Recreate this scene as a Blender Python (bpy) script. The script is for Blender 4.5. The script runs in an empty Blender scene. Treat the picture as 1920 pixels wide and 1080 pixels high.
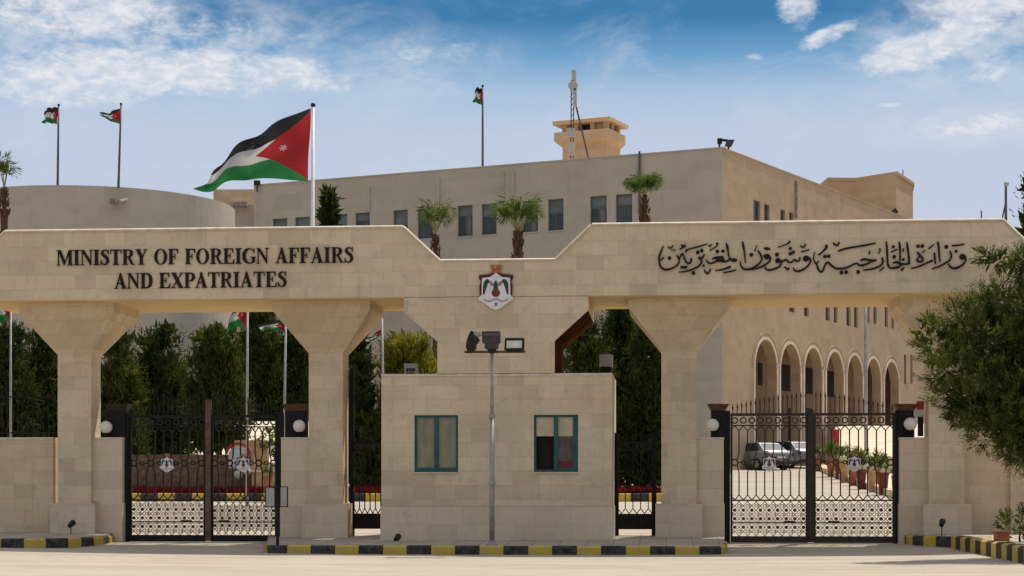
import bpy, bmesh, math, random
import numpy as np
from mathutils import Matrix, Vector

R = math.radians
random.seed(7)
rng = np.random.default_rng(11)
S = bpy.context.scene
COL = S.collection

# ------------------------------------------------------------------ camera
F, HY, CX, EYE = 3500.0, 917.0, 960.0, 1.25
cam = bpy.data.cameras.new('camera')
cam_ob = bpy.data.objects.new('camera', cam)
COL.objects.link(cam_ob)
cam.sensor_width = 36.0
cam.lens = F / 1920.0 * 36.0
cam.shift_y = (HY - 540.0) / 1920.0
cam.clip_end = 3000
cam_ob.location = (0, 0, EYE)
cam_ob.rotation_euler = (R(90), 0, 0)
S.camera = cam_ob

# ------------------------------------------------------------------ sun, sky, exposure
SUN_AZ, SUN_EL = 36.0, 59.0
sd = Vector((math.sin(R(SUN_AZ)) * math.cos(R(SUN_EL)), math.cos(R(SUN_AZ)) * math.cos(R(SUN_EL)), math.sin(R(SUN_EL))))
sl = bpy.data.lights.new('sun', 'SUN')
sl.energy = 3.5
sl.angle = R(0.5)
sl.color = (1.0, 0.93, 0.82)
so = bpy.data.objects.new('sun', sl)
COL.objects.link(so)
so.rotation_euler = sd.to_track_quat('Z', 'Y').to_euler()
S.view_settings.view_transform = 'Standard'
S.view_settings.look = 'None'
S.view_settings.exposure = 0.3
S.view_settings.gamma = 1.0
S.view_settings.use_curve_mapping = False


class NT:
    """small node helper"""
    def __init__(s, tree):
        s.t = tree; s.n = tree.nodes; s.l = tree.links
    def add(s, kind, **kw):
        n = s.n.new(kind)
        for k, v in kw.items():
            setattr(n, k, v)
        return n
    def put(s, sock, val):
        if isinstance(val, bpy.types.NodeSocket):
            s.l.new(val, sock)
        else:
            sock.default_value = val
    def m(s, op, a, b=None, c=None, clamp=False):
        n = s.add('ShaderNodeMath', operation=op, use_clamp=clamp)
        s.put(n.inputs[0], a)
        if b is not None: s.put(n.inputs[1], b)
        if c is not None: s.put(n.inputs[2], c)
        return n.outputs[0]
    def sm(s, v, a, b, lo=0.0, hi=1.0):
        n = s.add('ShaderNodeMapRange', interpolation_type='SMOOTHSTEP')
        s.put(n.inputs[0], v); s.put(n.inputs[1], a); s.put(n.inputs[2], b); s.put(n.inputs[3], lo); s.put(n.inputs[4], hi)
        return n.outputs[0]
    def mix(s, f, a, b, blend='MIX'):
        n = s.add('ShaderNodeMix', data_type='RGBA', blend_type=blend)
        s.put(n.inputs[0], f)
        for i, v in ((6, a), (7, b)):
            if not isinstance(v, bpy.types.NodeSocket): v = tuple(v) + (1.0,) if len(v) == 3 else v
            s.put(n.inputs[i], v)
        return n.outputs[2]
    def noise(s, vec, scale, detail=4, rough=0.55, dist=0.0):
        n = s.add('ShaderNodeTexNoise')
        n.inputs['Scale'].default_value = scale; n.inputs['Detail'].default_value = detail
        n.inputs['Roughness'].default_value = rough; n.inputs['Distortion'].default_value = dist
        if vec is not None: s.l.new(vec, n.inputs['Vector'])
        return n.outputs['Fac']
    def comb(s, x, y, z):
        n = s.add('ShaderNodeCombineXYZ')
        s.put(n.inputs[0], x); s.put(n.inputs[1], y); s.put(n.inputs[2], z)
        return n.outputs[0]
    def ramp(s, fac, stops):
        n = s.add('ShaderNodeValToRGB')
        e = n.color_ramp.elements
        while len(e) < len(stops): e.new(0.5)
        for i, (p, c) in enumerate(stops):
            e[i].position = p; e[i].color = tuple(c) + (1.0,)
        s.put(n.inputs[0], fac)
        return n.outputs[0]


world = bpy.data.worlds.new('World')
S.world = world
world.use_nodes = True
wt = NT(world.node_tree)
wt.n.clear()
wout = wt.add('ShaderNodeOutputWorld')
bg = wt.add('ShaderNodeBackground')
bg.inputs['Strength'].default_value = 0.15
wt.l.new(bg.outputs[0], wout.inputs[0])
sky = wt.add('ShaderNodeTexSky', sky_type='NISHITA')
sky.sun_disc = False
sky.sun_elevation = R(SUN_EL)
sky.sun_rotation = R(SUN_AZ)
tc = wt.add('ShaderNodeTexCoord')
sx = wt.add('ShaderNodeSeparateXYZ')
wt.l.new(tc.outputs['Generated'], sx.inputs[0])
dx, dy, dz = sx.outputs
el = wt.m('MULTIPLY', wt.m('ARCSINE', dz), 57.2958)
az = wt.m('MULTIPLY', wt.m('ARCTAN2', dx, dy), 57.2958)
base = wt.ramp(wt.m('DIVIDE', el, 30.0, clamp=True), [
    (0.0, (.58, .63, .72)), (0.27, (.55, .61, .75)), (0.36, (.51, .595, .75)), (0.40, (.40, .545, .73)),
    (0.435, (.16, .36, .60)), (0.47, (.052, .21, .43)), (0.80, (.04, .17, .38))])
base10 = wt.mix(1.0, base, (5.4, 5.4, 5.4), 'MULTIPLY')
hi = wt.sm(el, 20.0, 34.0)
fill_cloud = wt.sm(wt.noise(tc.outputs['Generated'], 2.2, 6, .6, .4), .42, .62, .15, .85)      # unseen warm white cloud added above and behind to lift and warm the shade
hisky = wt.mix(fill_cloud, sky.outputs[0], (5.6, 5.2, 4.6))
skycol = wt.mix(hi, base10, hisky)
# clouds, in degrees of azimuth and elevation
cv = wt.comb(wt.m('MULTIPLY', az, 0.62), wt.m('MULTIPLY', el, 1.25), 0.0)
n1 = wt.noise(cv, 0.75, 9, 0.62, 0.6)
n2 = wt.noise(cv, 2.4, 7, 0.65, 0.3)
nn = wt.m('ADD', wt.m('MULTIPLY', n1, 0.65), wt.m('MULTIPLY', n2, 0.35))


def cl(a0, e0, ra, re, tilt=0.0, k=1.0):
    da = wt.m('SUBTRACT', az, a0)
    de = wt.m('SUBTRACT', wt.m('SUBTRACT', el, e0), wt.m('MULTIPLY', da, tilt))
    a = wt.m('DIVIDE', da, ra); b = wt.m('DIVIDE', de, re)
    d = wt.m('SQRT', wt.m('ADD', wt.m('MULTIPLY', a, a), wt.m('MULTIPLY', b, b)))
    return wt.sm(d, 1.3, 0.25, 0.0, k)


mask = None
for c in [(-11.0, 12.4, 6.2, 1.1, 0.02, 1.0), (-14, 11.8, 4.5, .9, 0, .8), (-13.5, 14.2, 4.6, 1.3, 0.0, 0.92), (-7.0, 12.5, 3.0, 0.75, -0.10, 0.85), (-10.0, 13.6, 3.6, .8, .05, .72),
          (-2.2, 13.3, 3.4, 0.9, 0.06, 0.50), (-6.2, 13.55, 0.8, 0.22, 0.0, .72), (8.7, 14.3, 1.1, 1.0, -0.15, 0.78), (9.6, 13.5, 1.3, .45, .35, .85), (7.4, 12.95, .5, .25, 0, .6),
          (12.1, 12.9, 2.2, 0.75, 0.22, 1.15), (13.6, 13.5, 1.6, .8, .2, .85), (14.6, 14.5, 2.8, 1.1, 0.1, 1.1), (14.4, 12.3, 1.0, .7, .2, .7), (14.3, 10.75, 2.6, 0.42, 0.1, 0.82),
          (11.4, 11.4, .7, .12, 0, .7), (-13, 11.0, 4, .7, 0, .45), (3, 12.6, 4, .4, -.05, .35)]:
    q = cl(*c)
    mask = q if mask is None else wt.m('MAXIMUM', mask, q)
n3 = wt.noise(cv, 7.5, 5, 0.65, 0.2)
nn = wt.m('ADD', wt.m('MULTIPLY', n1, 0.50), wt.m('ADD', wt.m('MULTIPLY', n2, 0.34), wt.m('MULTIPLY', n3, 0.2)))
dens = wt.sm(wt.m('ADD', nn, wt.m('MULTIPLY', mask, 0.60)), 0.80, 1.12)
dens = wt.m('MULTIPLY', dens, wt.sm(mask, 0.0, 0.3), clamp=True)
veil = wt.m('MULTIPLY', wt.sm(wt.noise(cv, 0.35, 6, .65, 1.0), 0.47, 0.75), wt.sm(el, 15.5, 12.5, 0.1, 0.45))
shade = wt.mix(wt.sm(n2, 0.35, 0.68), (3.25, 3.6, 4.15), (4.65, 4.6, 4.7))
c1 = wt.mix(veil, skycol, (3.5, 3.75, 4.25))
soft = None
for c in [(-11.5, 13.2, 8.0, 2.0, 0.0, 1.0), (14.2, 13.4, 4.2, 2.1, 0.1, 1.0), (-3.5, 12.9, 4.0, 1.0, .05, .6), (14, 10.8, 4.0, .8, .05, .7)]:
    q = cl(*c)
    soft = q if soft is None else wt.m('MAXIMUM', soft, q)
soft = wt.m('MULTIPLY', soft, wt.sm(wt.m('ADD', wt.m('MULTIPLY', n1, .7), wt.m('MULTIPLY', n2, .3)), .36, .66, .05, .72))
c1 = wt.mix(soft, c1, (3.9, 4.05, 4.35))
c2 = wt.mix(wt.m('MULTIPLY', dens, 0.85), c1, shade)
wt.l.new(c2, bg.inputs['Color'])

# ------------------------------------------------------------------ frames and measuring
TAN = 0.083
TH = math.atan(TAN)
Y0 = 43.75
PM = Matrix.Translation((0, Y0, 0)) @ Matrix.Rotation(-TH, 4, 'Z')     # gateway frame: x along the front, y inwards, z up
I4 = Matrix.Identity(4)
_eu = (math.cos(TH), -math.sin(TH)); _ev = (math.sin(TH), math.cos(TH))


def depth(px, v):
    k = (px - CX) / F
    return (v + Y0 * _ev[1]) / (k * _ev[0] + _ev[1])


def gu(px, v=0.0):
    D = depth(px, v); X = D * (px - CX) / F
    return X * _eu[0] + (D - Y0) * _eu[1]


def gz(px, py, v=0.0):
    return EYE + (HY - py) * depth(px, v) / F


def g2(px, py, v=0.0):
    return (gu(px, v), gz(px, py, v))


def W(px, py, D):
    return Vector(((px - CX) / F * D, D, EYE + (HY - py) / F * D))


def zin(v):
    """height of the yard behind the gates"""
    return -0.045 + 0.0515 * min(17.0, max(0.0, v - 2.0)) + 0.0405 * max(0.0, v - 19.0)


def gv(p):
    return (p[0]) * _ev[0] + (p[1] - Y0) * _ev[1]


def ground_z(x, y):
    return zin(gv((x, y)))


# ------------------------------------------------------------------ mesh building
class MB:
    def __init__(s):
        s.v = []; s.f = []; s.mi = []; s.uv = None
    def add(s, vs, fs, mi=0):
        o = len(s.v)
        s.v += [tuple(v) for v in vs]
        for f in fs:
            s.f.append(tuple(i + o for i in f)); s.mi.append(mi)
        return s
    def box(s, x0, x1, y0, y1, z0, z1, mi=0):
        v = [(x, y, z) for z in (z0, z1) for y in (y0, y1) for x in (x0, x1)]
        return s.add(v, [(0, 2, 3, 1), (4, 5, 7, 6), (0, 1, 5, 4), (2, 6, 7, 3), (0, 4, 6, 2), (1, 3, 7, 5)], mi)
    def prism(s, poly, y0, y1, mi=0):
        """outline in x,z pushed along y"""
        n = len(poly)
        v = [(x, y0, z) for x, z in poly] + [(x, y1, z) for x, z in poly]
        fs = [tuple(range(n)), tuple(range(2 * n - 1, n - 1, -1))] + [(i, i + n, (i + 1) % n + n, (i + 1) % n) for i in range(n)]
        return s.add(v, fs, mi)
    def slab(s, poly, z0, z1, mi=0):
        """plan outline x,y(,ztop) raised from z0 to z1"""
        n = len(poly)
        v = [(p[0], p[1], z0) for p in poly] + [(p[0], p[1], p[2] if len(p) > 2 else z1) for p in poly]
        fs = [tuple(range(n - 1, -1, -1)), tuple(range(n, 2 * n))] + [(i, (i + 1) % n, (i + 1) % n + n, i + n) for i in range(n)]
        return s.add(v, fs, mi)
    def frust(s, a, b, mi=0):
        """two loops of equal length joined, both capped"""
        n = len(a)
        fs = [tuple(range(n - 1, -1, -1)), tuple(range(n, 2 * n))] + [(i, (i + 1) % n, (i + 1) % n + n, i + n) for i in range(n)]
        return s.add(list(a) + list(b), fs, mi)
    def tube(s, p0, p1, r0, r1=None, n=10, mi=0):
        r1 = r0 if r1 is None else r1
        p0 = Vector(p0); p1 = Vector(p1); d = (p1 - p0).normalized()
        a = d.orthogonal().normalized(); b = d.cross(a)
        A = [p0 + (a * math.cos(t) + b * math.sin(t)) * r0 for t in [2 * math.pi * i / n for i in range(n)]]
        B = [p1 + (a * math.cos(t) + b * math.sin(t)) * r1 for t in [2 * math.pi * i / n for i in range(n)]]
        return s.frust(A, B, mi)
    def lathe(s, c, prof, n=20, mi=0):
        """profile of (radius, z) round a vertical axis"""
        c = Vector(c); vs = []; fs = []
        for r, z in prof:
            vs += [(c.x + r * math.cos(2 * math.pi * i / n), c.y + r * math.sin(2 * math.pi * i / n), c.z + z) for i in range(n)]
        m = len(prof)
        for j in range(m - 1):
            for i in range(n):
                fs.append((j * n + i, j * n + (i + 1) % n, (j + 1) * n + (i + 1) % n, (j + 1) * n + i))
        fs.append(tuple(range(n - 1, -1, -1))); fs.append(tuple(range((m - 1) * n, m * n)))
        return s.add(vs, fs, mi)
    def ball(s, c, r, n=20, mi=0):
        k = 10
        return s.lathe(c, [(max(1e-4, r * math.sin(math.pi * i / k)), -r * math.cos(math.pi * i / k)) for i in range(k + 1)], n, mi)
    def bar(s, a, b, w, y0, y1, mi=0):
        """straight bar in the x,z plane"""
        a = Vector(a); b = Vector(b); d = (b - a).normalized(); n = Vector((-d.y, d.x)) * w / 2
        return s.prism([a - n, b - n, b + n, a + n], y0, y1, mi)
    def ring(s, c, ro, ri, y0, y1, n=14, mi=0):
        vs = []; fs = []
        for i in range(n):
            t = 2 * math.pi * i / n; co, si = math.cos(t), math.sin(t)
            vs += [(c[0] + ro * co, y0, c[1] + ro * si), (c[0] + ro * co, y1, c[1] + ro * si), (c[0] + ri * co, y1, c[1] + ri * si), (c[0] + ri * co, y0, c[1] + ri * si)]
        for i in range(n):
            o = 4 * i; p = 4 * ((i + 1) % n)
            for k in range(4): fs.append((o + k, p + k, p + (k + 1) % 4, o + (k + 1) % 4))
        return s.add(vs, fs, mi)
    def disc(s, c, r, y0, y1, n=12, mi=0, rot=0.0):
        return s.prism([(c[0] + r * math.cos(rot + 2 * math.pi * i / n), c[1] + r * math.sin(rot + 2 * math.pi * i / n)) for i in range(n)], y0, y1, mi)
    def ribbon(s, pts, y0, y1, mi=0, closed=False):
        """stroke through (x, z, width) points in the x,z plane"""
        P = []
        n = len(pts)
        if not closed and n > 2:            # smooth through the points
            k = 4
            for i in range(n - 1):
                p0 = pts[max(i - 1, 0)]; p1 = pts[i]; p2 = pts[i + 1]; p3 = pts[min(i + 2, n - 1)]
                for j in range(k):
                    t = j / k
                    P.append(tuple(0.5 * (2 * p1[q] + (p2[q] - p0[q]) * t + (2 * p0[q] - 5 * p1[q] + 4 * p2[q] - p3[q]) * t * t + (3 * p1[q] - p0[q] - 3 * p2[q] + p3[q]) * t ** 3) for q in range(3)))
            P.append(tuple(pts[-1]))
        else:
            P = [tuple(p) for p in pts]
        n = len(P); vs = []; fs = []
        for i in range(n):
            a = Vector(P[max(i - 1, 0)][:2]); b = Vector(P[min(i + 1, n - 1)][:2])
            if closed: a = Vector(P[i - 1][:2]); b = Vector(P[(i + 1) % n][:2])
            d = (b - a); d = d.normalized() if d.length > 1e-9 else Vector((1, 0))
            nn_ = Vector((-d.y, d.x)) * abs(P[i][2]) / 2; c = Vector(P[i][:2])
            for q in (c + nn_, c - nn_): vs += [(q.x, y0, q.y), (q.x, y1, q.y)]
        m = n if closed else n - 1
        for i in range(m):
            o = 4 * i; p = 4 * ((i + 1) % n)
            fs += [(o, p, p + 2, o + 2), (o + 1, o + 3, p + 3, p + 1), (o, o + 1, p + 1, p), (o + 2, p + 2, p + 3, o + 3)]
        if not closed:
            fs += [(0, 2, 3, 1), (4 * n - 4, 4 * n - 3, 4 * n - 1, 4 * n - 2)]
        return s.add(vs, fs, mi)
    def holes(s, x0, x1, z0, z1, hs, y=0.0, d=0.15, mi=0, mr=0):
        """wall face at y with recessed openings (xa, xb, za, zb)"""
        xs = sorted({x0, x1, *[h[0] for h in hs], *[h[1] for h in hs]}); zs = sorted({z0, z1, *[h[2] for h in hs], *[h[3] for h in hs]})
        for i in range(len(xs) - 1):
            for j in range(len(zs) - 1):
                cx, cz = (xs[i] + xs[i + 1]) / 2, (zs[j] + zs[j + 1]) / 2
                if any(h[0] < cx < h[1] and h[2] < cz < h[3] for h in hs): continue
                s.add([(xs[i], y, zs[j]), (xs[i + 1], y, zs[j]), (xs[i + 1], y, zs[j + 1]), (xs[i], y, zs[j + 1])], [(0, 1, 2, 3)], mi)
        for a, b, c, e in hs:
            s.add([(a, y, c), (b, y, c), (b, y, e), (a, y, e), (a, y + d, c), (b, y + d, c), (b, y + d, e), (a, y + d, e)],
                  [(0, 4, 5, 1), (1, 5, 6, 2), (2, 6, 7, 3), (3, 7, 4, 0)], mr)
        return s
    def build(s, name, mats, parent=None, frame=I4, smooth=False, bevel=0.0, at=None):
        me = bpy.data.meshes.new(name)
        if at is not None:
            M = frame @ Matrix.Translation(at)
            X = Matrix.Translation(-Vector(at))
        elif parent is not None:
            X = parent['_m'] @ frame if False else PARENT[parent.name].inverted() @ frame; M = I4
        else:
            X = I4; M = frame
        me.from_pydata([tuple(X @ Vector(v)) for v in s.v], [], s.f)
        if not isinstance(mats, (list, tuple)): mats = [mats]
        for m in mats: me.materials.append(m)
        me.polygons.foreach_set('material_index', s.mi)
        bm = bmesh.new(); bm.from_mesh(me)
        bmesh.ops.recalc_face_normals(bm, faces=bm.faces[:])
        bm.to_mesh(me); bm.free()
        if smooth: me.polygons.foreach_set('use_smooth', [True] * len(me.polygons))
        me.update()
        o = bpy.data.objects.new(name, me)
        COL.objects.link(o)
        if parent is not None:
            o.parent = parent
            PARENT[o.name] = PARENT[parent.name]
        else:
            o.matrix_world = M
            PARENT[o.name] = M
        if bevel:
            b = o.modifiers.new('edge', 'BEVEL'); b.width = bevel; b.segments = 2; b.limit_method = 'ANGLE'
        return o


PARENT = {}


def thing(name, label, cat, loc=(0, 0, 0), frame=I4, group=None):
    o = bpy.data.objects.new(name, None)
    COL.objects.link(o)
    o.empty_display_size = 0.3
    M = frame @ Matrix.Translation(loc)
    o.matrix_world = M
    PARENT[o.name] = M.copy()
    return tag(o, label, cat, group)


def tag(o, label, cat, group=None):
    o['label'] = label; o['category'] = cat
    if group: o['group'] = group
    return o


def struct(o, kind='structure', label=None):
    o['kind'] = kind
    if label: o['label'] = label
    return o


def copy_thing(o, matrix, label, group=None):
    c = o.copy(); COL.objects.link(c)
    c.matrix_world = matrix
    c['label'] = label
    if group: c['group'] = group
    PARENT[c.name] = matrix.copy()

    def rec(src, dst):
        for ch in list(src.children):
            d = ch.copy(); COL.objects.link(d); d.parent = dst
            PARENT[d.name] = PARENT[dst.name]
            rec(ch, d)
    rec(o, c)
    return c


# ------------------------------------------------------------------ materials
def mat(name, col, rough=0.8, var=0.12, scale=3.0, bump=0.0, metal=0.0, col2=None, bscale=None, stretch=None, coat=0.0):
    m = bpy.data.materials.new(name); m.use_nodes = True
    t = NT(m.node_tree); p = t.n['Principled BSDF']
    tc = t.add('ShaderNodeTexCoord'); vec = tc.outputs['Object']
    if stretch:
        mp = t.add('ShaderNodeMapping'); mp.inputs['Scale'].default_value = stretch; t.l.new(vec, mp.inputs[0]); vec = mp.outputs[0]
    f = t.noise(vec, scale, 6, 0.6)
    c2 = col2 or tuple(min(1, c * (1 + var * 2)) for c in col)
    c1 = tuple(c * (1 - var) for c in col) if col2 is None else col
    t.l.new(t.mix(t.sm(f, 0.3, 0.7), c1, c2), p.inputs['Base Color'])
    p.inputs['Roughness'].default_value = rough; p.inputs['Metallic'].default_value = metal
    p.inputs['Specular IOR Level'].default_value = 0.3
    if coat: p.inputs['Coat Weight'].default_value = coat
    if bump:
        b = t.add('ShaderNodeBump'); b.inputs['Strength'].default_value = bump; b.inputs['Distance'].default_value = 0.02
        t.l.new(t.noise(vec, bscale or scale * 6, 5, 0.6), b.inputs['Height']); t.l.new(b.outputs[0], p.inputs['Normal'])
    return m


def stone(name, c1, c2, joint, bw, bh, mortar=0.006, streak=0.42, jointmix=0.45, bump=0.22, mott=1.35, slabmix=0.42):
    m = bpy.data.materials.new(name); m.use_nodes = True
    t = NT(m.node_tree); p = t.n['Principled BSDF']
    tc = t.add('ShaderNodeTexCoord'); sp = t.add('ShaderNodeSeparateXYZ'); t.l.new(tc.outputs['Object'], sp.inputs[0])
    x, y, z = sp.outputs
    vec = t.comb(t.m('ADD', x, y), z, 0.0)
    br = t.add('ShaderNodeTexBrick'); t.l.new(vec, br.inputs['Vector'])
    br.inputs['Color1'].default_value = (0, 0, 0, 1); br.inputs['Color2'].default_value = (1, 1, 1, 1); br.inputs['Mortar'].default_value = (.5, .5, .5, 1)
    br.inputs['Scale'].default_value = 1.0; br.inputs['Brick Width'].default_value = bw; br.inputs['Row Height'].default_value = bh
    br.inputs['Mortar Size'].default_value = mortar; br.inputs['Mortar Smooth'].default_value = 0.4; br.inputs['Bias'].default_value = 0.0
    br.offset = 0.43; br.squash = 0.8; br.squash_frequency = 3
    big = t.noise(tc.outputs['Object'], 0.5, 4, 0.6)
    fine = t.noise(tc.outputs['Object'], 9.0, 6, 0.7)
    k = t.m('ADD', t.m('MULTIPLY', br.outputs['Color'], 0.26), t.m('ADD', t.m('MULTIPLY', big, 1.0), t.m('MULTIPLY', fine, 0.35)))
    col = t.mix(t.sm(k, 0.42, 1.12), c1, c2)
    slab = t.ramp(br.outputs['Color'], [(0.0, (.80, .79, .82)), (.22, (1.0, .95, .93)), (.45, (.93, .95, .93)), (.62, (1.06, 1.04, 1.06)), (.8, (.98, .90, .85)), (1.0, (.90, .93, .92))])
    col = t.mix(slabmix, col, t.mix(1.0, col, slab, 'MULTIPLY'))
    # rain streaks and stains: narrow upright noise
    sv = t.comb(t.m('MULTIPLY', t.m('ADD', x, y), 2.2), t.m('MULTIPLY', z, 0.22), 0.0)
    st = t.sm(t.noise(sv, 1.9, 7, 0.7), 0.52, 0.80)
    col = t.mix(t.m('MULTIPLY', st, streak), col, tuple(c * 0.55 for c in c1))
    pv = t.sm(t.noise(tc.outputs['Object'], 1.7, 6, .72, .6), 0.52, 0.74)
    col = t.mix(t.m('MULTIPLY', pv, 0.34 * mott), col, (c2[0] * .92, c2[1] * .70, c2[2] * .55))
    gv_ = t.sm(t.noise(tc.outputs['Object'], 2.6, 7, .75, .3), 0.50, 0.72)
    col = t.mix(t.m('MULTIPLY', gv_, 0.38 * mott), col, (c1[0] * .72, c1[1] * .76, c1[2] * .84))
    sp_ = t.sm(t.noise(tc.outputs['Object'], 14.0, 4, .7), 0.62, 0.78)
    col = t.mix(t.m('MULTIPLY', sp_, 0.30 * mott), col, (c1[0] * .5, c1[1] * .46, c1[2] * .42))
    col = t.mix(t.m('MULTIPLY', br.outputs['Fac'], jointmix), col, joint)
    t.l.new(col, p.inputs['Base Color'])
    p.inputs['Roughness'].default_value = 0.85
    b = t.add('ShaderNodeBump'); b.inputs['Strength'].default_value = bump; b.inputs['Distance'].default_value = 0.015
    h = t.m('SUBTRACT', t.m('MULTIPLY', fine, 0.5), br.outputs['Fac'])
    t.l.new(h, b.inputs['Height']); t.l.new(b.outputs[0], p.inputs['Normal'])
    return m


def leafmat(name, a, b, trans=0.35, scale=1.2):
    m = bpy.data.materials.new(name); m.use_nodes = True
    t = NT(m.node_tree); p = t.n['Principled BSDF']; out = t.n['Material Output']
    tc = t.add('ShaderNodeTexCoord')
    f = t.noise(tc.outputs['Object'], scale, 3, 0.6); g = t.noise(tc.outputs['Object'], scale * 9, 3, 0.6)
    c = t.mix(t.sm(t.m('ADD', t.m('MULTIPLY', f, .6), t.m('MULTIPLY', g, .4)), 0.36, 0.64), a, b)
    t.l.new(c, p.inputs['Base Color']); p.inputs['Roughness'].default_value = 0.8; p.inputs['Specular IOR Level'].default_value = 0.12
    tr = t.add('ShaderNodeBsdfTranslucent'); t.l.new(t.mix(1.0, c, (1.5, 1.5, .7), 'MULTIPLY'), tr.inputs[0])
    mx = t.add('ShaderNodeMixShader'); mx.inputs[0].default_value = trans
    t.l.new(p.outputs[0], mx.inputs[1]); t.l.new(tr.outputs[0], mx.inputs[2]); t.l.new(mx.outputs[0], out.inputs[0])
    return m


M = {}
M['stone'] = stone('limestone', (.53, .42, .275), (.71, .575, .39), (.32, .235, .135), 0.62, 0.335, .005)
M['stone_top'] = mat('limestone_coping', (.62, .52, .39), .8, .1, 4, .1)
M['plinth'] = stone('limestone_plinth', (.60, .475, .325), (.71, .575, .405), (.33, .26, .165), 0.85, 0.42, .006, .35)
M['wall'] = stone('limestone_wall', (.52, .395, .245), (.68, .53, .34), (.28, .20, .12), 0.62, 0.34, .005, .5, .4)
M['facade'] = stone('facade_stone', (.425, .365, .28), (.49, .425, .33), (.36, .30, .23), 0.9, 0.45, .006, .35, .15, .1, .4, .2)
M['facade_warm'] = stone('facade_warm_stone', (.40, .285, .17), (.48, .35, .215), (.30, .205, .12), 0.9, 0.45, .006, .5, .15, .1, .5, .3)
M['gallery'] = mat('shade_dark_gallery', (.30, .20, .125), .9, .12, 1.2)  # browner and darker, with the arcade's shade put into the colour
M['reveal'] = mat('brown_cladding', (.06, .024, .010), 1.0, .25, 1.5, .1)
M['reveal'].node_tree.nodes['Principled BSDF'].inputs['Specular IOR Level'].default_value = 0.0
M['soffit'] = stone('bounce_lit_soffit_stone', (.60, .44, .20), (.70, .53, .27), (.42, .30, .13), 1.1, 0.8, .006, .1, .4, .1, .5)  # same limestone, with the yellow ground-bounce glow painted into its colour
M['pier_cap'] = mat('dark_brown_cap', (.035, .02, .012), .7, .3, 8)
M['arch_trim'] = mat('arch_trim_stone', (.66, .53, .40), .8, .08, 3)
M['tan'] = stone('tan_stone', (.50, .36, .22), (.62, .46, .29), (.36, .24, .13), .9, .45, .006, .35, .2, .1)
M['road'] = None
M['yellow'] = mat('kerb_yellow_paint', (.60, .40, .03), .7, .2, 8, .2, col2=(.45, .33, .10))
M['black_paint'] = mat('kerb_black_paint', (.018, .017, .016), .8, .3, 8, .2, col2=(.075, .068, .058))
M['kerb_stone'] = mat('kerb_worn_concrete', (.42, .38, .32), .85, .15, 6, .15)
M['iron'] = mat('wrought_iron', (.035, .024, .016), .6, .3, 8, .05, .1, col2=(.055, .038, .026))
M['iron_dark'] = mat('black_iron', (.008, .0065, .005), .7, .3, 6)
M['iron_brown'] = mat('brown_iron_post', (.115, .065, .035), .6, .3, 6)
M['teal'] = mat('teal_paint', (.022, .082, .078), .55, .2, 7)
M['curtain'] = mat('curtain_behind_glass', (.20, .19, .12), .35, .25, 1.6, stretch=(3, 1, 1), col2=(.29, .265, .17))
M['glass_dark'] = mat('dark_room', (.012, .007, .004), .6, .3, 2)
M['glass_room'] = mat('glass_with_room_behind', (.05, .045, .03), .3, .4, 2, stretch=(3, 1, 1), col2=(.14, .115, .08))
M['blind'] = mat('roller_blind', (.50, .41, .27), .8, .08, 3)
M['red_cushion'] = mat('red_cloth', (.16, .03, .03), .8, .2, 5)
M['win'] = mat('tinted_window_glass', (.030, .040, .042), .12, .3, .5, col2=(.075, .09, .088))
M['win_blind'] = mat('window_blind_grey', (.13, .15, .14), .4, .15, 1.5)
M['win_frame'] = mat('grey_window_frame', (.10, .11, .105), .5, .1, 4)
M['letter'] = mat('black_metal_letters', (.012, .008, .005), .75, .2, 9)
M['white'] = mat('white_enamel', (.72, .70, .66), .45, .06, 5)
M['maroon'] = mat('maroon_enamel', (.075, .018, .016), .5, .2, 9)
M['globe_brown'] = mat('bronze_enamel', (.17, .035, .02), .5, .2, 9)
M['wing'] = mat('charcoal_enamel', (.03, .04, .045), .5, .2, 9)
M['brownfeather'] = mat('taupe_enamel', (.28, .21, .18), .5, .2, 9)
M['crown'] = mat('crown_gold', (.42, .13, .03), .4, .2, 9, metal=.2)
M['steel'] = mat('galvanised_steel', (.30, .28, .26), .5, .12, 5, metal=.35)
M['steel_dark'] = mat('dark_steel', (.10, .09, .085), .5, .15, 5, metal=.2)
M['lamp_black'] = mat('lamp_black', (.012, .011, .010), .5, .2, 6)
M['lamp_grey'] = mat('lamp_housing', (.055, .05, .045), .35, .2, 6, metal=.2)
M['lens'] = mat('lamp_lens', (.55, .54, .42), .25, .1, 6)
M['opal'] = mat('opal_globe', (.80, .74, .66), .35, .04, 3)
M['rust'] = mat('rusty_bar', (.09, .04, .02), .7, .3, 8)
M['bark'] = mat('bark', (.07, .05, .035), .9, .3, 6, .6)
M['palmtrunk'] = mat('palm_fibre', (.085, .045, .025), .9, .4, 9, .8)
M['petiole'] = mat('palm_petiole', (.22, .22, .10), .7, .2, 5)
M['terracotta'] = mat('terracotta', (.30, .105, .055), .8, .15, 6, .1)
M['redpot'] = mat('dark_red_pot', (.14, .03, .02), .6, .2, 6)
M['tanpot'] = mat('sand_clay_pot', (.42, .25, .12), .8, .15, 6)
M['silver'] = mat('silver_car_paint', (.24, .255, .275), .4, .04, 2, metal=.3, coat=.25)
M['tyre'] = mat('tyre_rubber', (.015, .015, .015), .85, .2, 8)
M['hub'] = mat('wheel_alloy', (.4, .4, .4), .4, .1, 6, metal=.6)
M['taillight'] = mat('red_lens', (.30, .01, .012), .2, .1, 8)
M['carglass'] = mat('car_glass', (.02, .03, .035), .45, .2, 2)
M['carglass'].node_tree.nodes['Principled BSDF'].inputs['Specular IOR Level'].default_value = .1
M['signboard'] = mat('sign_back', (.33, .325, .29), .6, .1, 5)
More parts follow.
